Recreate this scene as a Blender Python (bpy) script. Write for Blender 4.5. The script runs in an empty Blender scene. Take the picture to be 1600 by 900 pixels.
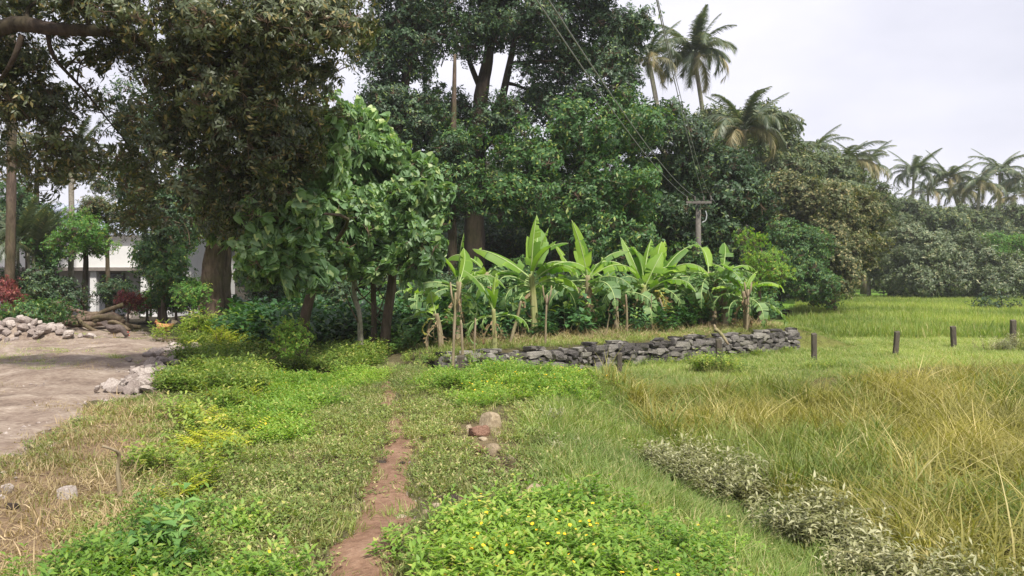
import bpy, math, random
import numpy as np
from math import sin, cos, pi, radians
from mathutils import Vector, Matrix, Euler

random.seed(7)
RNG = np.random.default_rng(11)
SC = bpy.context.scene
COL = SC.collection
F, HZ, CZ = 1250.0, 425.0, 1.6           # focal length in photo pixels, horizon row, eye height

# ------------------------------------------------------------------ camera, sky, sun, exposure
cam = bpy.data.cameras.new('camera')
co = bpy.data.objects.new('camera', cam); COL.objects.link(co)
co.location = (0, 0, CZ); co.rotation_euler = (radians(90), 0, 0)
cam.sensor_width = 36; cam.lens = 36 * F / 1600; cam.shift_y = -(450 - HZ) / 1600
cam.clip_start = 0.05; cam.clip_end = 3000
SC.camera = co

SUN_EL, SUN_AZ = 57.0, 152.0             # azimuth clockwise from +Y (view direction): right and behind the camera
w = bpy.data.worlds.new('World'); SC.world = w; w.use_nodes = True
nt = w.node_tree; N = nt.nodes; L = nt.links
bg = N['Background']; bg.inputs['Strength'].default_value = 0.1
sky = N.new('ShaderNodeTexSky'); sky.sky_type = 'NISHITA'; sky.sun_disc = False
sky.sun_elevation = radians(SUN_EL); sky.sun_rotation = radians(SUN_AZ)
sky.air_density = 1.0; sky.dust_density = 3.0
tc = N.new('ShaderNodeTexCoord'); mp = N.new('ShaderNodeMapping'); mp.inputs['Scale'].default_value = (1.0, 1.0, 2.6)
no = N.new('ShaderNodeTexNoise'); no.inputs['Scale'].default_value = 2.3; no.inputs['Detail'].default_value = 5; no.inputs['Roughness'].default_value = .5
cr = N.new('ShaderNodeValToRGB'); cr.color_ramp.elements[0].position = .34; cr.color_ramp.elements[1].position = .72
cr.color_ramp.elements[0].color = (5.35, 5.35, 6.15, 1); cr.color_ramp.elements[1].color = (7.5, 7.35, 8.0, 1)
mx = N.new('ShaderNodeMix'); mx.data_type = 'RGBA'; mx.inputs[0].default_value = .93
L.new(tc.outputs['Generated'], mp.inputs[0]); L.new(mp.outputs[0], no.inputs[0]); L.new(no.outputs[0], cr.inputs[0])
L.new(sky.outputs[0], mx.inputs[6]); L.new(cr.outputs[0], mx.inputs[7]); L.new(mx.outputs[2], bg.inputs[0])

sl = bpy.data.lights.new('sun', 'SUN'); sl.energy = 3.9; sl.angle = radians(5); sl.color = (1, .95, .86)
so = bpy.data.objects.new('sun', sl); COL.objects.link(so)
d = Vector((sin(radians(SUN_AZ)) * cos(radians(SUN_EL)), cos(radians(SUN_AZ)) * cos(radians(SUN_EL)), sin(radians(SUN_EL))))
so.rotation_euler = d.to_track_quat('Z', 'Y').to_euler(); so.location = (20, -30, 60)
SC.view_settings.view_transform = 'Standard'; SC.view_settings.look = 'None'
SC.view_settings.exposure = 0.62; SC.view_settings.gamma = 1
SC.render.engine = 'CYCLES'
cy = SC.cycles
cy.max_bounces = 5; cy.diffuse_bounces = 3; cy.glossy_bounces = 2; cy.transmission_bounces = 3; cy.volume_bounces = 1
cy.transparent_max_bounces = 4; cy.use_denoising = True; cy.caustics_reflective = False; cy.caustics_refractive = False
SC.render.use_persistent_data = False

# ------------------------------------------------------------------ helpers
def P(px, py, Y): return Vector(((px - 800) / F * Y, Y, CZ - (py - HZ) / F * Y))
def G(px, py, z=0.0):                      # a photo pixel on ground of height z -> world (x, y)
    Y = (CZ - z) * F / (py - HZ); return ((px - 800) / F * Y, Y)
def tag(o, label=None, cat=None, group=None, kind=None):
    if label: o['label'] = label
    if cat: o['category'] = cat
    if group: o['group'] = group
    if kind: o['kind'] = kind
    return o
def empty(name, loc=(0, 0, 0), rz=0, **k):
    o = bpy.data.objects.new(name, None); COL.objects.link(o); o.location = loc; o.rotation_euler = (0, 0, rz)
    o.empty_display_size = .2
    return tag(o, **k)
class MB:
    """mesh accumulator"""
    def __init__(s): s.v = []; s.f = []; s.m = []; s.a = []; s.mi = 0; s.r = 0.0
    def vs(s, pts):
        n = len(s.v); s.v.extend(tuple(p) for p in pts); s.a.extend([s.r] * len(pts)); return n
    def fc(s, *f):
        for q in f: s.f.append(q); s.m.append(s.mi)
    def box(s, c, h, rot=None):
        R = rot or Matrix.Identity(3)
        n = s.vs([Vector(c) + R @ Vector((h[0] * i, h[1] * j, h[2] * k)) for i in (-1, 1) for j in (-1, 1) for k in (-1, 1)])
        for q in ((0, 1, 3, 2), (4, 6, 7, 5), (0, 4, 5, 1), (2, 3, 7, 6), (0, 2, 6, 4), (1, 5, 7, 3)): s.fc(tuple(n + i for i in q))
    def tube(s, pts, rad, seg=8, wob=0.0, flute=0.0, nf=5, cap=True, rnd=random):
        pts = [Vector(p) for p in pts]; rings = []
        t = (pts[1] - pts[0]).normalized(); u = t.orthogonal().normalized()
        for i, p in enumerate(pts):
            if i == 0: t = pts[1] - pts[0]
            elif i == len(pts) - 1: t = pts[-1] - pts[-2]
            else: t = pts[i + 1] - pts[i - 1]
            t.normalize(); u = (u - t * u.dot(t)).normalized(); v = t.cross(u)
            r = rad[i] if hasattr(rad, '__len__') else rad
            ring = []
            for k in range(seg):
                a = 2 * pi * k / seg
                rr = r * (1 + flute * cos(nf * a + i * .35) + wob * (rnd.random() - .5))
                ring.append(p + (u * cos(a) + v * sin(a)) * rr)
            rings.append(s.vs(ring))
        for i in range(len(rings) - 1):
            a, b = rings[i], rings[i + 1]
            for k in range(seg):
                k2 = (k + 1) % seg; s.fc((a + k, a + k2, b + k2, b + k))
        if cap:
            s.fc(tuple(rings[0] + k for k in reversed(range(seg)))); s.fc(tuple(rings[-1] + k for k in range(seg)))
    def mesh(s, name, mats, smooth=True):
        me = bpy.data.meshes.new(name); me.from_pydata(s.v, [], s.f)
        for m in (mats if isinstance(mats, (list, tuple)) else [mats]): me.materials.append(m)
        me.polygons.foreach_set('material_index', s.m)
        me.polygons.foreach_set('use_smooth', [smooth] * len(s.f))
        at = me.attributes.new('lr', 'FLOAT', 'POINT'); at.data.foreach_set('value', s.a)
        me.update(); return me
    def build(s, name, mats, parent=None, smooth=True, loc=None):
        o = bpy.data.objects.new(name, s.mesh(name, mats, smooth)); COL.objects.link(o)
        if parent: o.parent = parent
        if loc is not None: o.location = loc
        return o
def mobj(name, me, parent=None, loc=(0, 0, 0), rot=(0, 0, 0), scl=(1, 1, 1)):
    o = bpy.data.objects.new(name, me); COL.objects.link(o)
    if parent: o.parent = parent
    o.location = loc; o.rotation_euler = rot; o.scale = scl
    return o
def copy_tree(o, parent=None):
    c = o.copy(); COL.objects.link(c); c.parent = parent
    for ch in list(o.children): copy_tree(ch, c)
    return c
def bez(p, n=8):
    """Catmull-Rom through points"""
    p = [Vector(q) for q in p]; out = []
    for i in range(len(p) - 1):
        a = p[max(i - 1, 0)]; b = p[i]; c = p[i + 1]; e = p[min(i + 2, len(p) - 1)]
        for k in range(n):
            t = k / n
            out.append(.5 * ((2 * b) + (c - a) * t + (2 * a - 5 * b + 4 * c - e) * t * t + (3 * b - a - 3 * c + e) * t ** 3))
    out.append(p[-1]); return out

# smooth value noise in numpy
_T = RNG.random((64, 64))
def vnoise(x, y, s=1.0):
    x = np.asarray(x, float) / s + 37.3; y = np.asarray(y, float) / s + 11.7
    xi = np.floor(x).astype(int); yi = np.floor(y).astype(int); fx = x - xi; fy = y - yi
    fx = fx * fx * (3 - 2 * fx); fy = fy * fy * (3 - 2 * fy)
    g = lambda a, b: _T[a % 64, b % 64]
    return (g(xi, yi) * (1 - fx) + g(xi + 1, yi) * fx) * (1 - fy) + (g(xi, yi + 1) * (1 - fx) + g(xi + 1, yi + 1) * fx) * fy
def sst(a, b, x):
    t = np.clip((x - a) / (b - a), 0, 1); return t * t * (3 - 2 * t)

# ------------------------------------------------------------------ terrain
WALL = np.array([(-1.35, 14.2), (-1.0, 14.45), (.6, 15.45), (1.9, 16.5), (3.7, 17.7), (5.3, 19.0), (6.6, 20.1), (7.35, 20.75)])
def wall_y(x): return np.interp(x, WALL[:, 0], WALL[:, 1])
def H(x, y):
    x = np.asarray(x, float); y = np.asarray(y, float)
    xe = np.interp(y, [0, 5.5, 8, 10, 11.3, 12.5, 14, 60], [.75, .3, .0, .3, .9, -1.6, -2.4, -2.4])
    z = -.5 * sst(xe, xe + 1.9, x) * np.interp(y, [11.5, 13, 15, 24], [1, .72, .72, 1])
    # low bank that carries the bright creeper, turning right behind the wet field
    z = z + .06 * np.exp(-((y - 11.4) / .8) ** 2) * sst(-1.8, -.6, x) * (1 - sst(1.4, 3.0, x))
    z = z + .04 * np.exp(-(((x - .1) / 1.1) ** 2 + ((y - 4.7) / .9) ** 2))
    # hollow on the left under the trees
    z = z - .3 * np.exp(-(((x + 4.3) / 1.5) ** 2 + ((y - 15) / 2.6) ** 2))
    z = z - .1 * np.exp(-((x + 2.9) / .7) ** 2) * (1 - sst(13, 16, y))
    # terrace held by the stone wall
    up = sst(.12, .42, y - wall_y(x)) * sst(-2.6, -1.6, x) * (1 - sst(7.2, 9.6, x)) * (1 - sst(60, 90, y))
    z = z * (1 - up) + .1 * up
    z = z * (1 - sst(-3.5, -2.2, -x) * 0)
    n = (vnoise(x, y, 1.3) - .5) * .07 + (vnoise(x + 9, y, .45) - .5) * .03
    return z + n * (1 - sst(30, 60, np.hypot(x, y)))
def Hs(x, y): return float(H(x, y))
def axis(lo, mid0, mid1, hi, step, grow=1.12):
    a = list(np.arange(mid0, mid1, step)); s = step
    while a[-1] < hi: s *= grow; a.append(a[-1] + s)
    s = step
    while a[0] > lo: s *= grow; a.insert(0, a[0] - s)
    return np.array(a)
def pip(poly):
    poly = np.array(poly, float)
    def f(x, y):
        x = np.asarray(x, float); y = np.asarray(y, float); ins = np.zeros(x.shape, bool)
        j = len(poly) - 1
        for i in range(len(poly)):
            xi, yi = poly[i]; xj, yj = poly[j]
            if yi != yj:
                c = ((yi > y) != (yj > y)) & (x < (xj - xi) * (y - yi) / (yj - yi) + xi); ins ^= c
            j = i
        return ins
    return f
def sdist(poly, closed=True):
    poly = np.array(poly, float); ins = pip(poly)
    def f(x, y):
        x = np.asarray(x, float); y = np.asarray(y, float); dd = np.full(x.shape, 1e9)
        for i in range(len(poly)):
            a = poly[i]; b = poly[(i + 1) % len(poly)]; ab = b - a
            t = np.clip(((x - a[0]) * ab[0] + (y - a[1]) * ab[1]) / (ab @ ab + 1e-9), 0, 1)
            dd = np.minimum(dd, np.hypot(x - a[0] - t * ab[0], y - a[1] - t * ab[1]))
        return np.where(ins(x, y), dd, -dd)
    return f
# zones of the ground, given where they lie on the ground plane
ROAD = sdist([G(-260, 900), G(-40, 745), G(60, 690), G(135, 648), G(205, 607), G(232, 575), G(275, 549), G(262, 533), G(225, 522), G(205, 507), (-15.5, 24), (-17, 21), (-30, 19), (-30, 3)])
PATHC = [(-.40, 1.0), (-.58, 2.6), (-.72, 3.7), (-.78, 4.3), (-.80, 4.75), (-.86, 5.3), (-.94, 6.3), (-1.0, 7.3), (-1.20, 8.4), (-1.46, 9.6), (-1.72, 11.0), (-1.95, 12.2)]
PATHW = [.21, .2, .2, .2, .2, .185, .145, .135, .11, .10, .07, .02]
def PATH(x, y):
    x = np.asarray(x, float); y = np.asarray(y, float)
    px = np.array(PATHC); cx = np.interp(y, px[:, 1], px[:, 0]); hw = np.interp(y, px[:, 1], PATHW)
    s = hw - np.abs(x - cx); s = np.where((y > 12.3) | (y < 1), -1, s)
    return s + (vnoise(x, y, .25) - .5) * .16
Z_MOUND = sdist([G(675, 612), G(700, 585, .1), G(760, 575, .1), G(840, 574, .1), G(930, 590, 0), G(995, 588, -.1), G(985, 612, -.2), G(930, 622, -.2), G(900, 655, -.2), G(800, 640, -.1), G(740, 640)])
Z_FRONT = sdist([G(645, 980), G(690, 890), G(728, 838), G(770, 808), G(835, 822), G(900, 832, -.1), G(1010, 850, -.2), G(1130, 880, -.25), G(1200, 960, -.3), G(1100, 1400, -.1), G(600, 1400)])
Z_LEFT = sdist([G(385, 560), G(560, 562), G(600, 585), G(520, 628), G(470, 690), G(420, 690), G(360, 600)])
Z_BRIGHTL = sdist([G(130, 960), G(165, 880), G(200, 825), G(260, 805), G(310, 850), G(320, 940), G(200, 1400), G(-100, 1400)])
Z_YEL = sdist([G(235, 730), G(290, 640), G(330, 560), G(400, 545), G(430, 600), G(400, 660), G(330, 740), G(265, 790)])
Z_DRY = sdist([G(-300, 960), G(-300, 800), G(-40, 745), G(60, 690), G(205, 620), G(265, 660), G(240, 760), G(180, 800), G(110, 870), G(40, 960), G(-100, 1400), G(-900, 1400)])
Z_SHRUB = sdist([G(985, 722, -.38), G(1060, 722, -.42), G(1180, 772, -.45), G(1330, 840, -.45), G(1480, 905, -.45), G(1750, 1060, -.45), G(1500, 1100, -.45), G(1260, 905, -.45), G(1110, 800, -.45), G(1000, 752, -.4)])
FIELD_EDGE = np.array([(0, 3.3), (3.5, 3.4), (5.4, 3.0), (7.3, 2.35), (9.2, 1.75), (10.8, 1.35), (12.6, 1.7), (13.6, 3.2), (15.5, 5.5), (17, 8), (22, 16)])[:, ::-1]
def ZTALL(x, y):                            # >0 inside the tall grass
    e = np.interp(y, FIELD_EDGE[:, 1], FIELD_EDGE[:, 0]); return (x - e) + (vnoise(x, y, .8) - .5) * .6
FE = [(a, b) for b, a in FIELD_EDGE]
def ZTALL(x, y):
    e = np.interp(y, [q[1] for q in FIELD_EDGE[:, ::-1].tolist()] if 0 else [0, 3.5, 5.4, 7.3, 9.2, 10.8, 12.6, 13.6, 15.5, 17, 22], [3.3, 3.4, 3.0, 2.35, 1.75, 1.35, 1.7, 3.2, 6.5, 10, 20])
    return (x - e) + (vnoise(x, y, .8) - .5) * .5

# ------------------------------------------------------------------ materials
def newmat(name):
    m = bpy.data.materials.new(name); m.use_nodes = True; n = m.node_tree
    return m, n, n.nodes, n.links, n.nodes['Principled BSDF']
def ramp(N, stops):
    r = N.new('ShaderNodeValToRGB'); e = r.color_ramp.elements
    while len(e) > 1: e.remove(e[-1])
    e[0].position = stops[0][0]; e[0].color = (*stops[0][1], 1)
    for p, c in stops[1:]: q = e.new(p); q.color = (*c, 1)
    return r
def noise(N, L, scale, detail=4, rough=.55, co=None, dist=0):
    n = N.new('ShaderNodeTexNoise'); n.inputs['Scale'].default_value = scale; n.inputs['Detail'].default_value = detail
    n.inputs['Roughness'].default_value = rough; n.inputs['Distortion'].default_value = dist
    if co is not None: L.new(co, n.inputs['Vector'])
    return n
def rockmat(name, stops, scale=6, bump=.4, rough=.9, spec=.25, tint=None):
    m, nt, N, L, B = newmat(name); tc = N.new('ShaderNodeTexCoord')
    n = noise(N, L, scale, 6, .65, tc.outputs['Object']); oi = N.new('ShaderNodeObjectInfo')
    add = N.new('ShaderNodeMath'); add.operation = 'MULTIPLY_ADD'; add.inputs[1].default_value = .35; L.new(oi.outputs['Random'], add.inputs[0]); 
    sub = N.new('ShaderNodeMath'); sub.operation = 'SUBTRACT'; sub.inputs[1].default_value = .17; L.new(n.outputs[0], sub.inputs[0]); L.new(sub.outputs[0], add.inputs[2])
    r = ramp(N, stops); L.new(add.outputs[0], r.inputs[0])
    L.new(r.outputs[0], B.inputs['Base Color']); B.inputs['Roughness'].default_value = rough; B.inputs['Specular IOR Level'].default_value = spec
    n2 = noise(N, L, scale * 5, 5, .7, tc.outputs['Object']); bp = N.new('ShaderNodeBump'); bp.inputs['Strength'].default_value = bump; bp.inputs['Distance'].default_value = .02
    L.new(n2.outputs[0], bp.inputs['Height']); L.new(bp.outputs[0], B.inputs['Normal'])
    return m
def leafmat(name, c1, c2, c3=None, rough=.5, spec=.4, trans=.3, vary=.55, c3at=.93, inst=True, tcol=1.25):
    """c1..c2 by leaf, c3 for the odd yellow or dead leaf; value varies with each clump"""
    m, nt, N, L, B = newmat(name)
    at = N.new('ShaderNodeAttribute'); at.attribute_name = 'lr'
    if c3 is None: c3 = c2
    r = ramp(N, [(0, c1), (.86 if c3at > .86 else c3at - .05, c2), (c3at, c3)]); L.new(at.outputs['Fac'], r.inputs[0])
    if inst:
        ti = N.new('ShaderNodeAttribute'); ti.attribute_type = 'INSTANCER'; ti.attribute_name = 'tint'; src = ti.outputs['Fac']
    else:
        oi = N.new('ShaderNodeObjectInfo'); src = oi.outputs['Random']
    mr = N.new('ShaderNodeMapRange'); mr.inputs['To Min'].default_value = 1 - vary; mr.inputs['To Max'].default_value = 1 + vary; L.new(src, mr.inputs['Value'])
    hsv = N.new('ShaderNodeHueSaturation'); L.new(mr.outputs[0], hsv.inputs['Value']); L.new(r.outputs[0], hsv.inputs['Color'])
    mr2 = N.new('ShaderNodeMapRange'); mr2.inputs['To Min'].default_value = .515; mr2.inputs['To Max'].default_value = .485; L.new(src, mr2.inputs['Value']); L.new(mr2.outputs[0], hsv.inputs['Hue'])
    L.new(hsv.outputs[0], B.inputs['Base Color']); B.inputs['Roughness'].default_value = rough; B.inputs['Specular IOR Level'].default_value = spec
    tr = N.new('ShaderNodeBsdfTranslucent'); g = N.new('ShaderNodeMix'); g.data_type = 'RGBA'; g.blend_type = 'MULTIPLY'; g.inputs[0].default_value = 1
    g.inputs[7].default_value = (tcol * 1.15, tcol * 1.25, tcol * .5, 1); L.new(hsv.outputs[0], g.inputs[6]); L.new(g.outputs[2], tr.inputs[0])
    ms = N.new('ShaderNodeMixShader'); ms.inputs[0].default_value = trans
    L.new(B.outputs[0], ms.inputs[1]); L.new(tr.outputs[0], ms.inputs[2]); L.new(ms.outputs[0], N['Material Output'].inputs[0])
    return m
def barkmat(name, a, b, scale=9, stretch=.25, bump=.7):
    m, nt, N, L, B = newmat(name); tc = N.new('ShaderNodeTexCoord'); mp = N.new('ShaderNodeMapping'); mp.inputs['Scale'].default_value = (1, 1, stretch)
    L.new(tc.outputs['Object'], mp.inputs[0]); n = noise(N, L, scale, 7, .68, mp.outputs[0], 1.0); r = ramp(N, [(.3, a), (.68, b)]); L.new(n.outputs[0], r.inputs[0])
    n3 = noise(N, L, 1.7, 3, .5, tc.outputs['Object']); r3 = ramp(N, [(.4, (1, 1, 1)), (.62, (.72, .85, .6))]); L.new(n3.outputs[0], r3.inputs[0])
    mu = N.new('ShaderNodeMix'); mu.data_type = 'RGBA'; mu.blend_type = 'MULTIPLY'; mu.inputs[0].default_value = 1; L.new(r.outputs[0], mu.inputs[6]); L.new(r3.outputs[0], mu.inputs[7])
    L.new(mu.outputs[2], B.inputs['Base Color']); B.inputs['Roughness'].default_value = .92; B.inputs['Specular IOR Level'].default_value = .15
    bp = N.new('ShaderNodeBump'); bp.inputs['Strength'].default_value = bump; bp.inputs['Distance'].default_value = .03; L.new(n.outputs[0], bp.inputs['Height']); L.new(bp.outputs[0], B.inputs['Normal'])
    return m
def plain(name, c, rough=.7, spec=.3, nz=.15, scale=8):
    m, nt, N, L, B = newmat(name); tc = N.new('ShaderNodeTexCoord'); n = noise(N, L, scale, 5, .6, tc.outputs['Object'])
    r = ramp(N, [(.3, tuple(v * (1 - nz) for v in c)), (.7, tuple(min(1, v * (1 + nz)) for v in c))]); L.new(n.outputs[0], r.inputs[0]); L.new(r.outputs[0], B.inputs['Base Color'])
    B.inputs['Roughness'].default_value = rough; B.inputs['Specular IOR Level'].default_value = spec
    return m
def soilmat(name, stops, attr=False, sc=3.0):
    m, nt, N, L, B = newmat(name); ge = N.new('ShaderNodeNewGeometry')
    n1 = noise(N, L, sc, 6, .65, ge.outputs['Position']); n2 = noise(N, L, sc * 9, 5, .7, ge.outputs['Position'])
    ad = N.new('ShaderNodeMath'); ad.operation = 'MULTIPLY_ADD'; ad.inputs[1].default_value = .45; L.new(n2.outputs[0], ad.inputs[0])
    s2 = N.new('ShaderNodeMath'); s2.operation = 'MULTIPLY'; s2.inputs[1].default_value = .55; L.new(n1.outputs[0], s2.inputs[0]); L.new(s2.outputs[0], ad.inputs[2])
    r = ramp(N, stops); L.new(ad.outputs[0], r.inputs[0]); out = r.outputs[0]
    if attr:
        ca = N.new('ShaderNodeAttribute'); ca.attribute_name = 'zone'
        mu = N.new('ShaderNodeMix'); mu.data_type = 'RGBA'; mu.blend_type = 'MULTIPLY'; mu.inputs[0].default_value = 1; L.new(out, mu.inputs[6]); L.new(ca.outputs['Color'], mu.inputs[7]); out = mu.outputs[2]
    L.new(out, B.inputs['Base Color']); B.inputs['Roughness'].default_value = .95; B.inputs['Specular IOR Level'].default_value = .12
    bp = N.new('ShaderNodeBump'); bp.inputs['Strength'].default_value = 1; bp.inputs['Distance'].default_value = .06; L.new(ad.outputs[0], bp.inputs['Height']); L.new(bp.outputs[0], B.inputs['Normal'])
    return m
M_ground = soilmat('earth', [(.3, (.55, .5, .45)), (.5, (1, 1, 1)), (.7, (1.35, 1.3, 1.2))], True)
M_path = soilmat('laterite_soil', [(.28, (.11, .065, .042)), (.45, (.20, .118, .078)), (.58, (.285, .178, .12)), (.75, (.43, .32, .24))], sc=2.2)
M_road = soilmat('road_dirt', [(.32, (.09, .07, .058)), (.45, (.22, .165, .13)), (.56, (.31, .25, .2)), (.72, (.55, .46, .39))], sc=1.6)
M_basalt = rockmat('basalt', [(.25, (.045, .04, .038)), (.42, (.11, .10, .094)), (.55, (.18, .165, .15)), (.68, (.27, .25, .215)), (.82, (.38, .37, .30))], 5, .6)
M_later = rockmat('laterite_rock', [(.25, (.10, .045, .03)), (.5, (.21, .11, .075)), (.7, (.36, .21, .145))], 7, .9)
M_tanrock = rockmat('weathered_rock', [(.2, (.17, .125, .085)), (.5, (.33, .26, .165)), (.75, (.50, .43, .32))], 4, .5)
M_palerock = rockmat('pale_rock', [(.2, (.15, .12, .105)), (.5, (.32, .265, .235)), (.8, (.58, .52, .47))], 5, .6)
M_clod = rockmat('dark_clod', [(.2, (.03, .025, .022)), (.6, (.10, .075, .06))], 9, .9)
M_bark = barkmat('bark', (.045, .032, .024), (.17, .125, .095))
M_barkd = barkmat('dark_bark', (.022, .017, .014), (.085, .062, .048))
M_barkp = barkmat('pale_bark', (.13, .11, .085), (.40, .36, .30), 14, .5, .4)
M_twig = plain('twig', (.13, .09, .06), .9)
M_dryst = barkmat('dry_stem', (.16, .11, .07), (.42, .34, .24), 12, .12, .5)
M_banst = barkmat('banana_stem', (.19, .17, .07), (.42, .43, .20), 8, .1, .3)
M_post = barkmat('weathered_post', (.05, .04, .034), (.17, .14, .12), 10, .3, .6)
M_pole = plain('concrete_pole', (.15, .135, .12), .85, nz=.25)
M_log = barkmat('cut_wood', (.06, .04, .03), (.24, .17, .13), 10, .3, .6)

# ------------------------------------------------------------------ ground, path and road
def zone_colour(x, y):
    c = np.zeros(x.shape + (3,)); c[:] = (.10, .095, .045)                       # turf, seen between the blades
    def blend(m, col):
        m = np.clip(m, 0, 1)[..., None]; c[:] = c * (1 - m) + np.array(col) * m
    blend(vnoise(x, y, 1.1) * 1.6 - .6, (.17, .13, .075))
    blend(ZTALL(x, y) / .5, (.10, .085, .03))
    blend(sst(14.5, 18, y) * sst(2, 5, x), (.16, .17, .05))
    blend(sst(26, 32, y) * sst(6, 14, x), (.13, .24, .03))
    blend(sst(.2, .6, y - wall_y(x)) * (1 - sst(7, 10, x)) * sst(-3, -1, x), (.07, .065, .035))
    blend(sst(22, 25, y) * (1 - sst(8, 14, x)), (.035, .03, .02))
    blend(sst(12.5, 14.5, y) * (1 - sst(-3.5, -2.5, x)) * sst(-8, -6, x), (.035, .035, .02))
    blend(Z_DRY(x, y) * 3 + .3, (.22, .155, .10))
    blend(sst(-9, -7, -x) * 0, (.1, .1, .1))
    return c
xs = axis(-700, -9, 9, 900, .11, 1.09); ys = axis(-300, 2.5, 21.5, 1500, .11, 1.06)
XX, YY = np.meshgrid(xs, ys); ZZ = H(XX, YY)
def gridmesh(name, X, Y, Z, mat, keep=None, zone=None):
    ny, nx = X.shape; v = np.stack([X, Y, Z], -1).reshape(-1, 3)
    i = np.arange(ny * nx).reshape(ny, nx); q = np.stack([i[:-1, :-1], i[:-1, 1:], i[1:, 1:], i[1:, :-1]], -1).reshape(-1, 4)
    if keep is not None:
        k = keep.reshape(-1)[q].any(1); q = q[k]
        used = np.unique(q); mp_ = -np.ones(len(v), int); mp_[used] = np.arange(len(used)); v = v[used]; q = mp_[q]
    me = bpy.data.meshes.new(name); me.vertices.add(len(v)); me.vertices.foreach_set('co', v.ravel())
    me.loops.add(q.size); me.loops.foreach_set('vertex_index', q.ravel().astype(np.int32))
    me.polygons.add(len(q)); me.polygons.foreach_set('loop_start', np.arange(0, q.size, 4, dtype=np.int32)); me.polygons.foreach_set('loop_total', np.full(len(q), 4, np.int32))
    me.polygons.foreach_set('use_smooth', [True] * len(q)); me.update(calc_edges=True)
    if zone is not None:
        a = me.color_attributes.new('zone', 'FLOAT_COLOR', 'POINT'); c4 = np.ones((len(v), 4)); c4[:, :3] = zone.reshape(-1, 3); a.data.foreach_set('color', c4.ravel())
    me.materials.append(mat); o = bpy.data.objects.new(name, me); COL.objects.link(o); return o
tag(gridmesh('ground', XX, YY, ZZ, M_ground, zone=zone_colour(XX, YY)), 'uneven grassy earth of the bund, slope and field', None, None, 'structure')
def sheet(name, sd, x0, x1, y0, y1, st, mat, label, rise=.02, rough=.0):
    X, Y = np.meshgrid(np.arange(x0, x1, st), np.arange(y0, y1, st)); S = sd(X, Y)
    Z = H(X, Y) + np.clip(S * .5, -.04, rise) + (vnoise(X, Y, .17) - .5) * .014 + rough * np.clip(S, 0, 1) * (vnoise(X, Y, .35) * .5 + vnoise(X + 4, Y * 1.3, .9) * .5 + vnoise(X, Y, .2) * .25 - .45)
    tag(gridmesh(name, X, Y, Z, mat, keep=S > -.1), label, None, None, 'structure')
sheet('footpath', PATH, -2.6, .2, 1.2, 12.5, .04, M_path, 'narrow reddish trodden earth footpath winding through the turf')
sheet('dirt_road', lambda x, y: ROAD(x, y) + (vnoise(x, y, .6) - .5) * .7 + (vnoise(x, y, .17) - .5) * .25, -30, -3.4, 3, 24.5, .12, M_road, 'wide stony dirt road at the left', rough=.13)

# ------------------------------------------------------------------ leaf and grass meshes (templates, instanced inside one plant each)
def leaf(mb, p, dr, up, ln, wd, fold=.15, bend=.2, r=.5, at=.42, mat=0):
    mb.mi = mat; mb.r = r
    dr = dr.normalized(); sd_ = dr.cross(up)
    if sd_.length < 1e-3: sd_ = dr.orthogonal()
    sd_.normalize(); nn = sd_.cross(dr)
    m = p + dr * ln * at; tip = p + dr * ln * .97 - Vector((0, 0, 1)) * ln * bend
    n = mb.vs([p, m + sd_ * wd * .5 + nn * wd * fold, m, m - sd_ * wd * .5 + nn * wd * fold, tip])
    mb.fc((n, n + 1, n + 2), (n, n + 2, n + 3), (n + 1, n + 4, n + 2), (n + 2, n + 4, n + 3))
def hleaf(mb, p, dr, up, ln, wd, bend, r):
    """heart shaped leaf: two lobes at the stalk, a drawn out drooping tip"""
    mb.mi = 0; mb.r = r; dr = dr.normalized(); s_ = dr.cross(up)
    if s_.length < 1e-3: s_ = dr.orthogonal()
    s_.normalize(); nn = s_.cross(dr); q = lambda a, b, c: p + dr * ln * a + s_ * wd * b + nn * wd * c - Vector((0, 0, 1)) * ln * bend * a * a
    n = mb.vs([q(.0, 0, 0), q(-.10, .28, .05), q(.14, .50, .12), q(.48, .38, .10), q(1, 0, -.02), q(.48, -.38, .10), q(.14, -.50, .12), q(-.10, -.28, .05), q(.45, 0, 0)])
    mb.fc((n, n + 1, n + 2, n + 8), (n + 8, n + 2, n + 3), (n + 8, n + 3, n + 4), (n + 8, n + 4, n + 5), (n + 8, n + 5, n + 6), (n, n + 8, n + 6, n + 7))
def rv(rnd, up=0.0):
    v = Vector((rnd.gauss(0, 1), rnd.gauss(0, 1), rnd.gauss(0, 1) + up)); return v.normalized()
def ribbon(mb, pts, wd, r, side=None, mat=0):
    mb.mi = mat; mb.r = r; n = None; L_ = len(pts)
    for i, p in enumerate(pts):
        t = (pts[min(i + 1, L_ - 1)] - pts[max(i - 1, 0)]); s = side if side is not None else t.cross(Vector((0, 0, 1)))
        if s.length < 1e-4: s = Vector((1, 0, 0))
        s = s.normalized() * wd * (1 - (i / (L_ - 1)) ** 1.6) * .5
        if i < L_ - 1: k = mb.vs([p - s, p + s])
        else: k = mb.vs([p])
        if n is not None:
            if i < L_ - 1: mb.fc((n, n + 1, k + 1, k))
            else: mb.fc((n, n + 1, k))
        n = k
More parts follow.
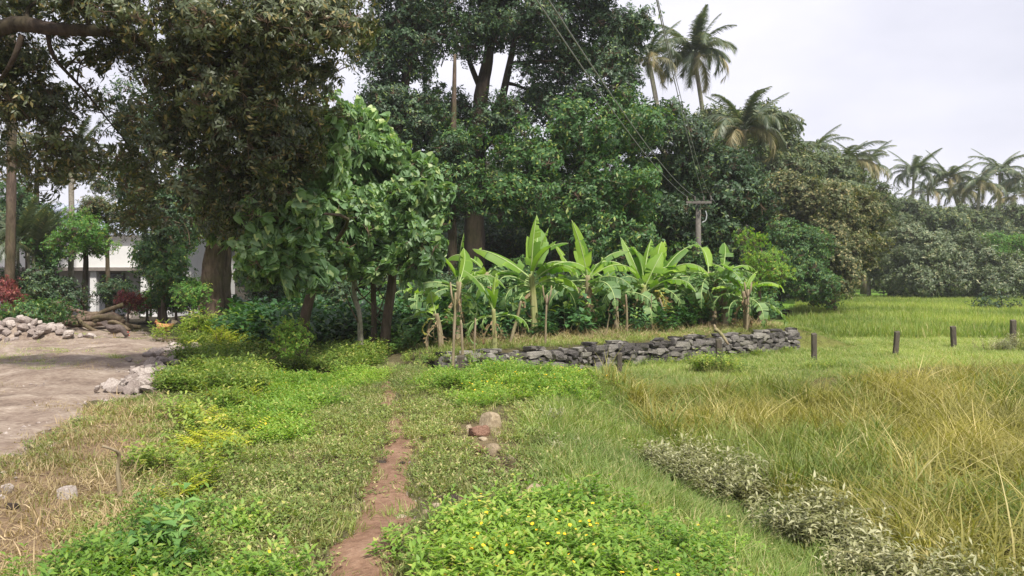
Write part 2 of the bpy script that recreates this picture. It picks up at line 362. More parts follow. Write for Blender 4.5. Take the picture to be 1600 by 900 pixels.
def t_clump(seed, twigs=8, per=7, R=.42, ll=.14, lw=.05, droop=.25, up=.5, heart=False, hang=0.0):
    """a spray of twigs each ending in a rosette of leaves"""
    rnd = random.Random(seed); mb = MB()
    for t in range(twigs):
        dv = rv(rnd, up); e = dv * R * rnd.uniform(.45, 1.0); e.z -= hang * R * .4
        mb.mi = 1; mb.r = .3
        ribbon(mb, [Vector((0, 0, -.12 * R)), e * .5 + rv(rnd) * R * .06, e * 1.08], .012 + R * .01, .3, mat=1)
        for k in range(per):
            a = 2 * pi * (k + rnd.random() * .6) / per
            ax = dv.orthogonal().normalized(); bx = dv.cross(ax)
            ld = (ax * cos(a) + bx * sin(a)) * 1.0 + dv * rnd.uniform(.1, .9); ld.z -= droop + hang
            pp = e * rnd.uniform(.72, 1.08)
            if heart:
                hleaf(mb, pp, ld, rv(rnd, 1.0), ll * rnd.uniform(.7, 1.15), lw * rnd.uniform(.85, 1.15), droop * rnd.uniform(.2, .8), rnd.random()); continue
            leaf(mb, pp, ld, Vector((0, 0, 1)) if not hang else rv(rnd, 1.2), ll * rnd.uniform(.7, 1.15), lw * rnd.uniform(.8, 1.15), .12, droop * rnd.uniform(.2, .8), rnd.random(), .36 if heart else .45)
    return mb
def t_grass(seed, n=30, R=.12, h=.3, wd=.008, lean=.5, curl=.6, seg=3):
    rnd = random.Random(seed); mb = MB()
    for i in range(n):
        a = rnd.random() * 2 * pi; q = Vector((cos(a), sin(a), 0)) * R * math.sqrt(rnd.random()); b = rnd.random() * 2 * pi
        o = (Vector((cos(b), sin(b), 0)) * .7 + q.normalized() * .5) * lean * rnd.uniform(.3, 1.4); hh = h * rnd.uniform(.5, 1.15)
        pts = []
        for k in range(seg + 1):
            t = k / seg; pts.append(q + Vector((0, 0, 1)) * hh * (t - curl * .5 * t * t) + o * hh * t ** 1.7)
        ribbon(mb, pts, wd * rnd.uniform(.7, 1.3), rnd.random())
    return mb
def t_herb(seed, stems=9, R=.16, h=.14, ll=.05, lw=.025, pairs=3, up=1.0, droop=.1, whorl=2, stemw=.004):
    """low leafy stems with opposite leaves"""
    rnd = random.Random(seed); mb = MB()
    for s_ in range(stems):
        a = rnd.random() * 2 * pi; q = Vector((cos(a), sin(a), 0)) * R * math.sqrt(rnd.random()); hh = h * rnd.uniform(.5, 1.1)
        top = q + Vector((rnd.gauss(0, .35), rnd.gauss(0, .35), up)).normalized() * hh
        ribbon(mb, [q, (q + top) * .5 + Vector((rnd.gauss(0, .01), rnd.gauss(0, .01), 0)), top], stemw, .2, mat=1)
        for k in range(pairs):
            f = 1 - k / max(pairs, 1) * .75; p = q.lerp(top, f); b0 = rnd.random() * pi + k * pi / 2
            for j in range(whorl):
                b = b0 + 2 * pi * j / whorl; el = rnd.uniform(.15, .9) * (1.2 if k == 0 else .7)
                leaf(mb, p, Vector((cos(b), sin(b), el)), Vector((0, 0, 1)), ll * rnd.uniform(.7, 1.15), lw * rnd.uniform(.8, 1.1), .18, droop * rnd.uniform(.3, 1.5), rnd.random())
    return mb
def t_fern(seed, n=7, h=.35, ll=.06, lw=.02):
    rnd = random.Random(seed); mb = MB()
    for i in range(n):
        b = rnd.random() * 2 * pi; o = Vector((cos(b), sin(b), 0)); ln = h * rnd.uniform(.6, 1.2); q = Vector((rnd.gauss(0, .04), rnd.gauss(0, .04), 0))
        pts = [q + o * ln * .75 * t ** 1.4 + Vector((0, 0, 1)) * ln * (t - .45 * t * t) for t in (0, .25, .5, .75, 1)]
        ribbon(mb, pts, .006, .3, mat=1); sdv = o.cross(Vector((0, 0, 1)))
        for k in range(10):
            t = .15 + .85 * k / 9; p = q + o * ln * .75 * t ** 1.4 + Vector((0, 0, 1)) * ln * (t - .45 * t * t)
            for s_ in (-1, 1): leaf(mb, p, sdv * s_ + o * .5, Vector((0, 0, 1)), ll * (1.15 - t * .7), lw, .05, .15, rnd.random())
    return mb
GROUPS = {}
def scatter_group(name, meshes):
    """node group: instance one of MESHES on each vertex with the attributes rot, scl, idx (tint is read by the shader)"""
    g = bpy.data.node_groups.new(name, 'GeometryNodeTree')
    g.interface.new_socket('Geometry', in_out='INPUT', socket_type='NodeSocketGeometry'); g.interface.new_socket('Geometry', in_out='OUTPUT', socket_type='NodeSocketGeometry')
    n = g.nodes; l = g.links; gi = n.new('NodeGroupInput'); go = n.new('NodeGroupOutput'); iop = n.new('GeometryNodeInstanceOnPoints'); jn = n.new('GeometryNodeJoinGeometry')
    for k, me in enumerate(meshes):
        ob = bpy.data.objects.new('%s_template_%d' % (name, k), me); ob.use_fake_user = True
        oi = n.new('GeometryNodeObjectInfo'); oi.inputs['Object'].default_value = ob; oi.inputs['As Instance'].default_value = False
        gti = n.new('GeometryNodeGeometryToInstance'); l.new(oi.outputs['Geometry'], gti.inputs[0]); l.new(gti.outputs[0], jn.inputs[0])
    def na(nm, ty):
        a = n.new('GeometryNodeInputNamedAttribute'); a.data_type = ty; a.inputs['Name'].default_value = nm; return a.outputs[0]
    l.new(gi.outputs[0], iop.inputs['Points']); l.new(jn.outputs[0], iop.inputs['Instance']); iop.inputs['Pick Instance'].default_value = True
    l.new(na('idx', 'INT'), iop.inputs['Instance Index']); l.new(na('rot', 'FLOAT_VECTOR'), iop.inputs['Rotation']); l.new(na('scl', 'FLOAT_VECTOR'), iop.inputs['Scale'])
    l.new(iop.outputs[0], go.inputs[0]); GROUPS[name] = (g, len(meshes)); return g
NPTS = [0]
def scatter(name, group, pts, rot, scl, tint, parent=None):
    g, k = GROUPS[group]; n = len(pts); NPTS[0] += n
    me = bpy.data.meshes.new(name); me.vertices.add(n); me.vertices.foreach_set('co', np.asarray(pts, float).ravel())
    a = me.attributes.new('rot', 'FLOAT_VECTOR', 'POINT'); a.data.foreach_set('vector', np.asarray(rot, float).ravel())
    scl = np.asarray(scl, float)
    if scl.ndim == 1: scl = np.repeat(scl[:, None], 3, 1)
    a = me.attributes.new('scl', 'FLOAT_VECTOR', 'POINT'); a.data.foreach_set('vector', scl.ravel())
    a = me.attributes.new('idx', 'INT', 'POINT'); a.data.foreach_set('value', RNG.integers(0, k, n).astype(np.int32))
    a = me.attributes.new('tint', 'FLOAT', 'POINT'); a.data.foreach_set('value', np.clip(tint, 0, 1).astype(float))
    o = bpy.data.objects.new(name, me); COL.objects.link(o); o.parent = parent
    md = o.modifiers.new('scatter', 'NODES'); md.node_group = g
    return o

# species: leaf materials and clump templates
def species(name, mat, mk, n=4, base=0):
    scatter_group(name, [mk(base + i).mesh('%s_%d' % (name, i), [mat, M_twig]) for i in range(n)])
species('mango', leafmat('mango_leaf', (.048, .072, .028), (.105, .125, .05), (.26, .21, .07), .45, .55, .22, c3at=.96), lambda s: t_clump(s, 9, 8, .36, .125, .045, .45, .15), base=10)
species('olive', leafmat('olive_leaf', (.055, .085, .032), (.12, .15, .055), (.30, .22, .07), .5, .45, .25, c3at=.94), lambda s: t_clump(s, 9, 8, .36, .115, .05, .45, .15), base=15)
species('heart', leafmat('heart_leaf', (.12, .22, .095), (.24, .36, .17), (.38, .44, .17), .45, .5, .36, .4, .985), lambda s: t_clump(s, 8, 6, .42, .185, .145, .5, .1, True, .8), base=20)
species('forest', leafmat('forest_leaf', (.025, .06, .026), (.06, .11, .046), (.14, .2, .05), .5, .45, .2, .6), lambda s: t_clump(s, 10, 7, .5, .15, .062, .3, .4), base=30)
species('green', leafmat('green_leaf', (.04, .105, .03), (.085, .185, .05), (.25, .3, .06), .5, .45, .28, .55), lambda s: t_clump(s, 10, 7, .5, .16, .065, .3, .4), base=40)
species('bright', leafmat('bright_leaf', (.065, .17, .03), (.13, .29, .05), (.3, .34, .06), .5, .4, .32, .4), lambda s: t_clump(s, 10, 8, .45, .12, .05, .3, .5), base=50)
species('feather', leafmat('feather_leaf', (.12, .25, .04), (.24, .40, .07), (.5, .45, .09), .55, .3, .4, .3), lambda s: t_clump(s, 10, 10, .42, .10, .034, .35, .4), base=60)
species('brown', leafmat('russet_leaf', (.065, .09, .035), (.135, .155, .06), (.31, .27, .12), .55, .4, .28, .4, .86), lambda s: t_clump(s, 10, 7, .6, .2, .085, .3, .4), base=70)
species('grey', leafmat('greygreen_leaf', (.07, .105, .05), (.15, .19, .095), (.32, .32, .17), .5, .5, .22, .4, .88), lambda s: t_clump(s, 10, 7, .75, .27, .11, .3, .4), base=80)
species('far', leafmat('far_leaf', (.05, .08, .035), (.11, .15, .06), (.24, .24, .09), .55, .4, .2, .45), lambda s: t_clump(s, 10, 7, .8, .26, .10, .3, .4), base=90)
species('ugrowth', leafmat('undergrowth_leaf', (.03, .085, .03), (.07, .17, .05), (.2, .28, .06), .45, .5, .25, .5), lambda s: t_herb(s, 9, .25, .6, .2, .1, 4, 1, .3, 2, .01), base=100)
species('redleaf', leafmat('red_leaf', (.13, .03, .035), (.26, .06, .06), (.4, .15, .1), .5, .4, .3, .3), lambda s: t_clump(s, 9, 7, .3, .14, .05, .2, .6), base=110)
species('turf', leafmat('turf_leaf', (.16, .20, .06), (.31, .31, .12), (.52, .45, .26), .6, .25, .35, .4, .84), lambda s: (lambda m: (m))(t_grass(s, 46, .15, .075, .006, .9, .7, 2)), 5, base=120)
species('turfleaf', leafmat('turf_herb', (.14, .20, .055), (.28, .34, .11), (.5, .44, .22), .6, .25, .35, .4, .9), lambda s: t_herb(s, 14, .15, .05, .03, .014, 2, 1, .1), 4, base=130)
species('creeper', leafmat('creeper_leaf', (.115, .23, .035), (.24, .37, .065), (.42, .42, .12), .5, .35, .38, .32), lambda s: t_herb(s, 22, .17, .12, .042, .017, 4, 1, .15), 4, base=140)
species('tall', leafmat('tall_grass', (.17, .165, .04), (.34, .31, .085), (.52, .45, .20), .55, .3, .35, .5, .9), lambda s: t_grass(s, 42, .16, .62, .011, .8, 1.0, 5), 8, base=150)
species('tallgreen', leafmat('tall_green_grass', (.13, .19, .04), (.26, .30, .08), (.5, .45, .22), .55, .3, .35, .35, .9), lambda s: t_grass(s, 34, .17, .58, .0115, .65, .85, 4), 4, base=160)
species('soft', leafmat('soft_grass', (.14, .22, .05), (.27, .34, .10), (.48, .43, .22), .55, .3, .35, .4, .88), lambda s: t_grass(s, 48, .16, .2, .0065, .7, .8, 3), 5, base=170)
species('rice', leafmat('rice_grass', (.20, .29, .06), (.34, .39, .10), (.48, .44, .19), .55, .3, .4, .3, .9), lambda s: t_grass(s, 36, .3, .5, .02, .3, .4, 3), 4, base=180)
species('dry', leafmat('dry_grass', (.24, .18, .09), (.42, .33, .19), (.55, .45, .28), .7, .2, .25, .35), lambda s: t_grass(s, 34, .16, .08, .006, 1.6, 1.0, 2), 4, base=190)
species('pale', leafmat('pale_leaf', (.14, .135, .055), (.25, .26, .11), (.43, .42, .25), .55, .35, .25, .3, .7), lambda s: t_herb(s, 9, .14, .34, .085, .022, 5, 1.6, .3, 3, .007), 6, base=200)
species('yellow', leafmat('yellow_weed', (.24, .32, .03), (.44, .47, .05), (.55, .5, .09), .55, .3, .4, .3), lambda s: t_fern(s, 8, .22, .05, .016), 4, base=210)
species('weed', leafmat('weed_leaf', (.13, .22, .04), (.28, .36, .08), (.46, .44, .13), .55, .3, .35, .4), lambda s: t_herb(s, 10, .16, .28, .08, .03, 4, 1.3, .2, 2, .005), 4, base=220)
species('bigleaf', leafmat('bigleaf', (.10, .22, .06), (.19, .34, .10), (.3, .38, .1), .5, .4, .3, .3), lambda s: t_herb(s, 6, .12, .45, .15, .075, 4, 1.2, .3, 2, .008), 3, base=230)
def t_flower(seed):
    mb = MB(); rnd = random.Random(seed)
    for k in range(8):
        a = 2 * pi * k / 8; leaf(mb, Vector((0, 0, 0)), Vector((cos(a), sin(a), .35)), Vector((0, 0, 1)), .017, .011, .05, .05, .5, .6)
    mb.mi = 1; mb.tube([(0, 0, -.09), (0, 0, .003)], .0015, 4, cap=False)
    return mb
M_petal = plain('yellow_petal', (.85, .52, .02), .6)
scatter_group('flower', [t_flower(i).mesh('flower_%d' % i, [M_petal, plain('stem_green', (.12, .2, .04))]) for i in range(2)])

# ------------------------------------------------------------------ ground cover
def candidates(n, x0, x1, y0, y1, lod=None):
    """random points, thinned with distance; kept to the part of the ground the picture (and a step aside) can see"""
    x = RNG.uniform(x0, x1, n); y = RNG.uniform(y0, y1, n)
    k = (np.abs(x) < y * .66 + 1.6)
    if lod: k &= RNG.random(n) < np.clip(lod / np.maximum(y, .1), .25, 1)
    return x[k], y[k]
CLEAR = [(*G(a, b), c) for a, b, c in [(292, 548, .6), (272, 552, .6), (252, 568, .55), (235, 585, .5), (215, 600, .5), (198, 614, .4), (720, 600, .25), (262, 532, .9), (285, 530, .7), (968, 590, .25), (1272, 572, .3), (765, 672, .2), (745, 684, .22), (772, 712, .14), (752, 706, .12), (800, 728, .13), (834, 788, .14), (817, 757, .08), (962, 820, .12), (980, 830, .1), (706, 784, .13), (722, 784, .1), (300, 600, .16), (245, 612, .12), (105, 768, .13), (110, 842, .15), (14, 764, .1)]]
def lay(name, group, x, y, smin, smax, label, tilt=.15, tint=None, zoff=0, kind='stuff', clus=1.2, hz=1):
    if group != 'pebble':
        ok = np.ones(len(x), bool)
        for cx_, cy_, cr_ in CLEAR: ok &= np.hypot(x - cx_, (y - cy_ + cr_ * .8) * .6) > cr_
        x = x[ok]; y = y[ok]; zoff = zoff[ok] if np.ndim(zoff) else zoff; tint = tint[ok] if tint is not None and np.ndim(tint) else tint
    n = len(x); z = H(x, y) + zoff; rot = np.stack([RNG.normal(0, tilt, n), RNG.normal(0, tilt, n), RNG.uniform(0, 2 * pi, n)], -1)
    s = RNG.uniform(smin, smax, n); sc_ = np.stack([s, s, s * hz * RNG.uniform(.75, 1.2, n)], -1)
    t = vnoise(x, y, clus) * .65 + RNG.random(n) * .35 if tint is None else tint
    return tag(scatter(name, group, np.stack([x, y, z], -1), rot, sc_, t), label, None, None, kind)
def onroad(x, y): return ROAD(x, y) > -.1
def wallband(x, y): return (y - wall_y(x) > -.18) & (y - wall_y(x) < .42) & (x > -2) & (x < 7.6)
# short turf over the bund, the left bank and the strip by the wall
x, y = candidates(16500, -6, 3.2, 2.4, 14, 9)
bright = lambda x, y: np.maximum.reduce([Z_MOUND(x, y), Z_FRONT(x, y), Z_LEFT(x, y), Z_BRIGHTL(x, y)])
nb = bright(x, y) + (vnoise(x, y, .3) - .5) * .9 + (vnoise(x + 8, y, .11) - .5) * .35 - .05
bare = (vnoise(x + 50, y, .5) < .2) & (x > -.6) & (x < .6)
ptc = PATH(x, y) < .0
k = ptc & ~onroad(x, y) & (ZTALL(x, y) < .2) & (nb < .35) & (Z_DRY(x, y) < .15) & ~wallband(x, y) & ~bare
k |= ptc & (nb >= .35) & (RNG.random(len(x)) < .4) & ~wallband(x, y) & ~onroad(x, y)
kk = RNG.random(len(x)) < .55
lay('short_turf_grass', 'turf', x[k & kk], y[k & kk], .7, 1.35, 'short yellowish green turf on the bund beside the footpath')
lay('turf_weeds', 'turfleaf', x[k & ~kk], y[k & ~kk], .8, 1.5, 'tiny leafy weeds mixed through the turf')
# bright creeper with yellow flowers
x, y = candidates(14000, -6, 3.2, 2.3, 13, 9)
nb = bright(x, y) + (vnoise(x, y, .3) - .5) * .9 + (vnoise(x + 8, y, .11) - .5) * .35 - .05
k = (nb > 0) & (PATH(x, y) < -.1) & (RNG.random(len(x)) < .85) & ~onroad(x, y)
bump = vnoise(x, y, .55)
t = np.where(Z_BRIGHTL(x, y) > -.2, .35, .66) + (vnoise(x, y, .5) - .5) * .8
lay('creeper_leaves', 'creeper', x[k], y[k], .6, 1.5, 'bright green creeper mats with small yellow flowers', tint=t[k], zoff=(bump[k] ** 1.5) * (.09 + .05 * (Z_MOUND(x[k], y[k]) > .1)) - .035)
kf = k & (RNG.random(len(x)) < np.where(x < -1.2, .1, .3)) & (vnoise(x, y, .5) > .45)
xf, yf = x[kf], y[kf]
lay('yellow_flowers', 'flower', xf, yf, .4, .85, 'small yellow daisy flowers dotted over the creeper', tilt=.35, zoff=.145 + (bump[kf] ** 1.5) * .09)
# softer longer grass down the slope
x, y = candidates(15000, -.8, 5, 3.0, 13.5, 9)
k = (x > np.interp(y, [0, 4.5, 6, 8, 10, 13], [1.0, .9, .35, .15, .5, 1])) & (ZTALL(x, y) < .35) & (bright(x, y) < .1) & ((Z_SHRUB(x, y) < .15) | (vnoise(x, y + 2, .4) > .5))
lay('slope_grass', 'soft', x[k], y[k], .7, 1.3, 'soft green grass down the slope of the bund', hz=.9)
# grass in front of and behind the wall
x, y = candidates(24000, -3, 22, 12.6, 30, 22)
k = (ZTALL(x, y) < .3) & (~wallband(x, y) | (RNG.random(len(x)) < .06)) & (bright(x, y) < .1) & (y < 27) & ~((y > wall_y(x) + 3.5) & (x < 7.4)) & ~((x < -1.2) & (y > 13.5) & (vnoise(x, y, .8) < .45))
k &= ~((x < 1.5) & (y < wall_y(x)) & (RNG.random(len(x)) < .6))
t = .45 + .35 * sst(13, 18, x * .4 + y) + (vnoise(x, y, 1.5) - .5) * .8
lay('meadow_grass', 'soft', x[k], y[k], .5, 1.2, 'short olive green grass around the stone wall and fence posts', tint=t[k], hz=.75)
# tall arching wet-field grass
x, y = candidates(19000, 1.0, 24, 2.6, 20, 11)
zt = ZTALL(x, y); k = (zt > 0) & ((Z_SHRUB(x, y) < .05) | (vnoise(x, y + 7, .4) > .5)) & (y < np.interp(x, [2, 5, 8, 12, 20], [12.2, 12.8, 13.4, 14.2, 16]) + vnoise(x, y, .9) * 1.0)
gr = (vnoise(x + 5, y + 3, 1.3) + RNG.normal(0, .12, len(x)) - .12 * (Z_SHRUB(x, y) < -1.2) > .5)
k &= (vnoise(x + 20, y, .7) > .2)
hts = np.interp(y, [3, 12, 16], [1, 1, .75])
lay('tall_field_grass', 'tall', x[k & ~gr], y[k & ~gr], .8, 1.35, 'tall arching straw coloured grass filling the wet field', tilt=.28, clus=1.4, hz=.8)
lay('green_field_grass', 'tallgreen', x[k & gr], y[k & gr], .8, 1.3, 'greener blades between the straw coloured field grass', tilt=.25, hz=.85)
# pale leafy weeds in a band along the foot of the slope
x, y = candidates(9000, 1.2, 6.5, 2.6, 11)
k = Z_SHRUB(x, y) + (vnoise(x, y, .4) - .5) * .9 > .05
k &= (RNG.random(len(x)) < .4) & (vnoise(x + 3, y, .5) > .34)
lay('pale_leafed_weeds', 'pale', x[k], y[k], .45, 1.15, 'band of pale whitish leafy weeds along the foot of the slope', tilt=.2)
# far green field
x = RNG.uniform(5, 75, 40000); y = RNG.uniform(25, 64, 40000)
k = (x < y * .72 + 3) & (x > np.interp(y, [25, 40, 60], [9, 14, 22])) & (RNG.random(40000) < np.clip(34 / y, .3, 1))
t = .5 + (vnoise(x, y, 5) - .5) * 1.0 - .3 * sst(24, 28, -y + 54)
lay('paddy_grass', 'rice', x[k], y[k], .8, 1.35, 'flat lime green grass of the far field', tint=t[k], hz=.7)
# left: dry ground, yellow weeds, leafy bank
x, y = candidates(9000, -9, -1.5, 2.4, 13)
k = (Z_DRY(x, y) > -.2) & ~onroad(x, y)
kk = RNG.random(len(x)) < .5
lay('dry_grass', 'dry', x[k & kk], y[k & kk], .8, 1.4, 'dry trampled straw on the bare ground at the left', tilt=.3)
k2 = k & ~kk & (vnoise(x, y, .6) > .45)
lay('sparse_turf_grass', 'turf', x[k2], y[k2], .8, 1.5, 'thin green turf growing through the straw')
x, y = candidates(5200, -8, -1.8, 4.5, 17)
kz = Z_YEL(x, y) + (vnoise(x, y, .5) - .5) * .6
k = (kz > 0) & ~onroad(x, y) & (RNG.random(len(x)) < .5)
kk = (vnoise(x, y + 9, .5) > .47) & (y < 12)
lay('yellow_weeds', 'yellow', x[k & kk], y[k & kk], .7, 1.5, 'yellow green feathery weeds on the left bank')
lay('bank_weeds', 'weed', x[k & ~kk], y[k & ~kk], .5, 1.15, 'leafy green weeds on the bank beside the dirt road')
x, y = candidates(6500, -7.5, -1.2, 10.5, 17.5)
k = (ROAD(x, y) < -.2) & (vnoise(x, y, .9) > .33) & (x < np.interp(y, [10.5, 12, 14, 17.5], [-3.2, -2.8, -2.4, -2.2])) & (bright(x, y) < .3)
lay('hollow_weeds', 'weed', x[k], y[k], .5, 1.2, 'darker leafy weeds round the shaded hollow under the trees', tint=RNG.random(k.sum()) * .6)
# broad dark undergrowth beneath the trees
x, y = candidates(7000, -9, 8, 14, 29)
k = ((x < -2.0) & (x > -7.4) & (y > 16.7) & (x > -y * .345)) | ((y > wall_y(x) + 1.7 + 1.3 * (RNG.random(len(x)) < .88)) & (x > -2.2) & (x < 7.8))
k &= (vnoise(x, y, 1.0) > .25)
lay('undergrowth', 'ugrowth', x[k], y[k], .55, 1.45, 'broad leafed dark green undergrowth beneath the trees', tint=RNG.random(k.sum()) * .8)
# roadside tufts and gravel
x, y = candidates(5200, -16, -4, 5.5, 23)
k = (vnoise(x, y, 1.1) > np.where((y > 13.5) & (y < 17), .42, .58)) & (y > 11) & (y < 21.5) & (ROAD(x, y) > -.5)
lay('roadside_grass', 'soft', x[k], y[k], .5, 1.1, 'patches of short grass on the dirt road', hz=.4, tint=.7 + RNG.random(k.sum()) * .3)
def t_pebble(s):
    mb = MB(); rnd = random.Random(s); ico = [(0, 0, 1), (.9, 0, .1), (0, .9, 0), (-.9, 0, .1), (0, -.9, 0), (0, 0, -1)]
    n = mb.vs([Vector(p) * rnd.uniform(.7, 1.2) * .03 for p in ico])
    for a, b in ((1, 2), (2, 3), (3, 4), (4, 1)): mb.fc((n, n + a, n + b), (n + 5, n + b, n + a))
    return mb
scatter_group('pebble', [t_pebble(i).mesh('pebble_%d' % i, [M_palerock], False) for i in range(5)])
x, y = candidates(14000, -16, -3.5, 4, 22, 10); k = (ROAD(x, y) > -.35) & (vnoise(x, y, .5) > .3)
lay('road_gravel', 'pebble', x[k], y[k], .2, 1.3, 'loose pale gravel over the dirt road', tilt=.5, zoff=.008, hz=.7)
x, y = candidates(9000, -2.4, 1.0, 2.4, 11); k = (PATH(x, y) > -.05)
lay('path_gravel', 'pebble', x[k], y[k], .1, .38, 'fine grit and crumbs of soil on the footpath', tilt=.5, zoff=.004)

# ------------------------------------------------------------------ trees
def eul(nv):
    nv = nv / np.maximum(np.linalg.norm(nv, axis=1, keepdims=True), 1e-6)
    return np.stack([np.arccos(np.clip(nv[:, 2], -1, 1)), RNG.normal(0, .25, len(nv)), np.arctan2(nv[:, 0], -nv[:, 1])], -1)
def crown(blobs, parent, group, size=1.0, dens=1.0, sub=.3, name='crown', grav=.35):
    """blobs: (centre Vector, rx, ry, rz). Each blob is filled with smaller tufts on its shell, each tuft with sprays of leaves."""
    pts = []; nrm = []; tint = []; cents = []
    for c, rx, ry, rz, dn in blobs:
        R = np.array([rx, ry, rz]); area = (rx * ry + ry * rz + rx * rz) / 3; sr = max(.32, sub * (rx * ry * rz) ** (1 / 3))
        m = max(3, int(dn * dens * 2.6 * area / sr ** 2 * .9))
        u = RNG.normal(0, 1, (m, 3)); u /= np.linalg.norm(u, axis=1, keepdims=True); rr = RNG.random(m) ** .33 * .95
        sc = np.array(c) + u * R * rr[:, None]; cents.append((c, sc))
        for q in range(m):
            s0 = sr * RNG.uniform(.6, 1.25); k = max(4, int(5.0 * (s0 / (.38 * size)) ** 2))
            v = RNG.normal(0, 1, (k, 3)); v[:, 2] += .35; v /= np.linalg.norm(v, axis=1, keepdims=True)
            rad = RNG.random(k) ** .5
            p = sc[q] + v * (s0 * np.array([1.15, 1.15, .72])) * rad[:, None]; pts.append(p)
            out = v * .9 + u[q] * .6; out[:, 2] += grav; nrm.append(out)
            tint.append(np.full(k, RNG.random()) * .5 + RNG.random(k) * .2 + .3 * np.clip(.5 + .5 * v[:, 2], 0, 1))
    pts = np.concatenate(pts); nrm = np.concatenate(nrm); tint = np.concatenate(tint); n = len(pts)
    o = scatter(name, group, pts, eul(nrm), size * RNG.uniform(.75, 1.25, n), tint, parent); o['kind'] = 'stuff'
    return o, cents
def B(px, py, Y, rx, ry, rd, dn=1.0):
    """a crown blob seen at a photo position: world centre and radii"""
    return (P(px, py, Y), rx * Y / F, rd, ry * Y / F, dn)
def tree(name, label, cat, stem, blobs, group, bark=None, size=1.0, dens=1.0, sub=.3, grp=None, flute=.08, limb=.3, seg=10, extra=(), nl=3, attach=0):
    """stem: [(x,y,z,r)...] world; limbs run from the stem's upper part into the crown"""
    bark = bark or M_bark; base = stem[0]; root = empty(name, (base[0], base[1], 0), label=label, cat=cat, group=grp)
    off = Vector((base[0], base[1], 0)); rnd = random.Random(hash((round(base[0], 2), round(base[1], 2))) & 0xffff)
    mb = MB(); sp = [Vector(s[:3]) - off for s in stem]; sr = [s[3] for s in stem]
    cv = bez(sp, 5); rr = np.interp(np.linspace(0, len(sr) - 1, len(cv)), range(len(sr)), sr)
    rr = rr * np.array([1 + .55 * max(0, 1 - i / 3.0) for i in range(len(cv))])
    mb.tube(cv, list(rr), seg, .12, flute, 5, rnd=rnd); 
    bl = [(b[0] - off, *b[1:]) for b in blobs]
    o, cents = crown([(b[0], b[1], b[2], b[3], b[4]) for b in bl], root, group, size, dens, sub)
    xt = []
    for pts, ra in extra:
        q_ = bez([Vector(p) - off for p in pts], 5); xt += [(v, ra[0] + (ra[1] - ra[0]) * i / len(q_)) for i, v in enumerate(q_)]
    for c, scs in cents:
        bx_ = min(xt, key=lambda v: (v[0] - c).length) if xt else None
        dists = [(cv[i] - c).length + max(0, (cv[i].z - c.z)) * .8 for i in range(len(cv))]; i = int(np.argmin(dists)); i = max(min(i, len(cv) - 1), len(cv) // 3)
        a = cv[i]; ra_ = rr[i]
        if attach: i = min(range(attach, len(cv)), key=lambda j: (cv[j] - c).length); a = cv[i]; ra_ = rr[i]
        if bx_ and (bx_[0] - c).length < (a - c).length: a, ra_ = bx_
        r0 = min(ra_ * .6, limb * (.35 + .08 * (c - a).length)); mid = (a + c) * .5 + Vector((rnd.gauss(0, .15), rnd.gauss(0, .15), .12)) * (c - a).length
        pth = bez([a, mid, c], 4); mb.tube(pth, [r0 * (1 - .65 * k / (len(pth) - 1)) for k in range(len(pth))], 6, .1, cap=False, rnd=rnd)
        idx = RNG.choice(len(scs), min(len(scs), 4 + nl), replace=False)
        for q in idx:
            e = Vector(scs[q]); m2 = (c + e) * .5 + Vector((rnd.gauss(0, .1), rnd.gauss(0, .1), .05)) * (e - c).length
            mb.tube([c, m2, e], [r0 * .33, r0 * .22, r0 * .08], 4, cap=False, rnd=rnd)
    for pts, ra in extra:
        pts = bez([Vector(p) - off for p in pts], 5); mb.tube(pts, list(np.linspace(ra[0], ra[1], len(pts))), 7, .1, rnd=rnd)
    mb.build('trunk', bark, root)
    return root
def stemP(*q):
    """stem points as (px, py, Y, radius)"""
    return [(*P(a, b, Y), r) for a, b, Y, r in q]
def onG(x, y, dz=0): return (x, y, Hs(x, y) + dz)

